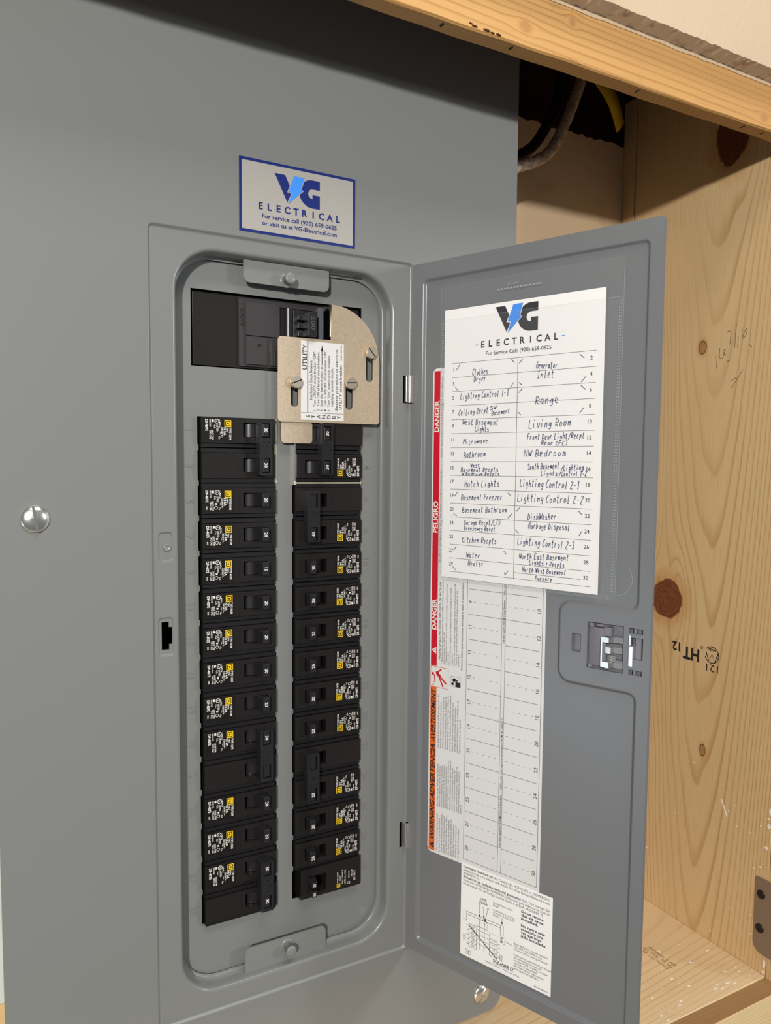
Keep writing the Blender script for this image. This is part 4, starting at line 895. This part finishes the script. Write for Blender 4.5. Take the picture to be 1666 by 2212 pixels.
mb = MB(); mb.cyl((70, 9, 56.6), (0, 0, 1), 4.2, 23, 0, 20)
for z in (58.5, 64.5, 70.5): mb.box(74, 82, -1, 7, z, z+3.4)
mb.box(72, 86, 4, 8, 57, 78.6)
hb = MB(); hb.box(79.6, 86.6, -7, 4, 58.4, 76.4)
hd_ = mb.build('handle', 'handle', o, BO, .4)
hg = hb.build('handle_grip', 'handle', hd_, BO, .8, 3)
mb = MB(); text(mb, front(-7), '200', 81.8, 73.6, 3.1, 10.5, -90, .02, 0, 'L', 0, .22); mb.build('moulded_lettering', 'emb', hd_, BO)

# ================================================================== interlock plate
IO = (100, 0, -5); o = empty('interlock_plate', IO, 'tan zinc-coated steel sliding interlock plate screwed over the main breaker', 'plate')
arc = [(101+40.2*math.cos(math.radians(t)), 43+41.5*math.sin(math.radians(t))) for t in range(8, 84, 4)]
P = [(59, -5.2), (140, -4.6), (141.8, -3)]+[(141.6, 44)]+arc+[(100.4, 84.4), (99.6, 57.6), (59, 57.2), (57.4, 55.4), (57.2, -3.6)]
def slotl(x, z0, z1, r=2.9): return [(x+r*math.cos(math.radians(t)), z1+r*math.sin(math.radians(t))) for t in range(0, 181, 20)]+[(x+r*math.cos(math.radians(t)), z0+r*math.sin(math.radians(t))) for t in range(180, 361, 20)]
SL = [(70.2, 9, 24.6), (115.2, 8.6, 26.8), (132.6, 31, 51)]
mb = MB(); plate(mb, front(-2.4), [P]+[slotl(*s_) for s_ in SL], 0, 1.5, 0, False, True, 1)
mb.box(98.7, 99.9, -1.6, 12, 60.4, 84.2, 2)
pl = mb.build('steel_plate', ['zinc', 'rim', 'flange'], o, IO)
mb = MB(); plate(mb, front(-.6), [rrect(60.4, 85.4, -20.8, -4.6, 2.6, 5)], 0, 1.4, 0, False, True, 1)
mb.build('tongue', ['zinc', 'rim'], o, IO)
for (x, z, ang) in ((70.6, 24.4, 22), (115.6, 26.2, 4), (132.9, 50.6, -48)):
    mb = MB(); mb.lathe((x, -2.4, z), (0, -1, 0), [(4.2, 0), (4.2, .6), (4.7, .7), (4.75, 3.6), (4.5, 4.1), (4.2, 4.3)], 0, 28)
    sc_ = mb.build('shoulder_screw', 'screw', o, IO)
    c, t = math.cos(math.radians(ang)), math.sin(math.radians(ang)); P2 = [(x+c*a*4.4-t*b*.42, z+t*a*4.4+c*b*.42) for a, b in ((-1, -1), (1, -1), (1, 1), (-1, 1))]
    mb = MB(); plate(mb, front(-6.7), [P2], .06, .05); mb.build('slot', 'drk', sc_, IO)
F = front(-2.4)
mb = MB(); plate(mb, F, [rrect(75.4, 110.6, -3.2, 55.4)], .25, .25)
lb = mb.build('instruction_label', 'vinyl', o, IO)
mb = MB(); q = .32
rect(mb, F, 80.9, 81.15, 2.2, 55.2, 0, q); rect(mb, F, 75.5, 110.4, 2.1, 2.35, 0, q)
text(mb, F, 'UTILITY', 80.3, 34.2, 3.7, 18.4, 90, .01, 0, 'L', 0, q)
for i, c in enumerate('STANDBY'): text(mb, F, c, 82.7+i*4.2, -.4, 2.9, None, 90, .01, 0, 'C', 0, q)
for i, (s_, b, l) in enumerate((('Interlocked Circuit Breakers:', 12, 29.5), ('1.  Turn UTILITY circuit breaker "OFF"', 3.8, 44), ('2.  Turn OFF all branch circuit breakers.', 3.8, 44.3), ('3.  Slide this interlock plate up', 3.8, 33.4), ('4.  Turn STANDBY circuit breaker "ON".', 3.8, 46), ('5.  Turn "ON" branch circuit breakers', 3.8, 42), ('supplying essential circuits.', 7.6, 29), ('-Reverse procedure to return to', 3.8, 47), ('UTILITY circuit breaker.', 5.6, 34))):
    a = (84.4, 87.4, 90.3, 93.1, 96, 99, 101.6, 105.6, 109)[i]; text(mb, F, s_, a, b, 2.0 if i < 7 else 2.3, l, 90, .006 if i else .012, 0, 'L', 0, q)
line(mb, F, [(92.4, 38.4), (92.4, 49)], .55, 0, q); pfill(mb, F, [(91.5, 48.6), (93.3, 48.6), (92.4, 53.4)], 0, q)
text(mb, F, '40273-807-01', 109, 42.6, 1.3, 11.4, 90, 0, 0, 'L', 0, q)
mb.build('lettering', 'ink', lb, IO)
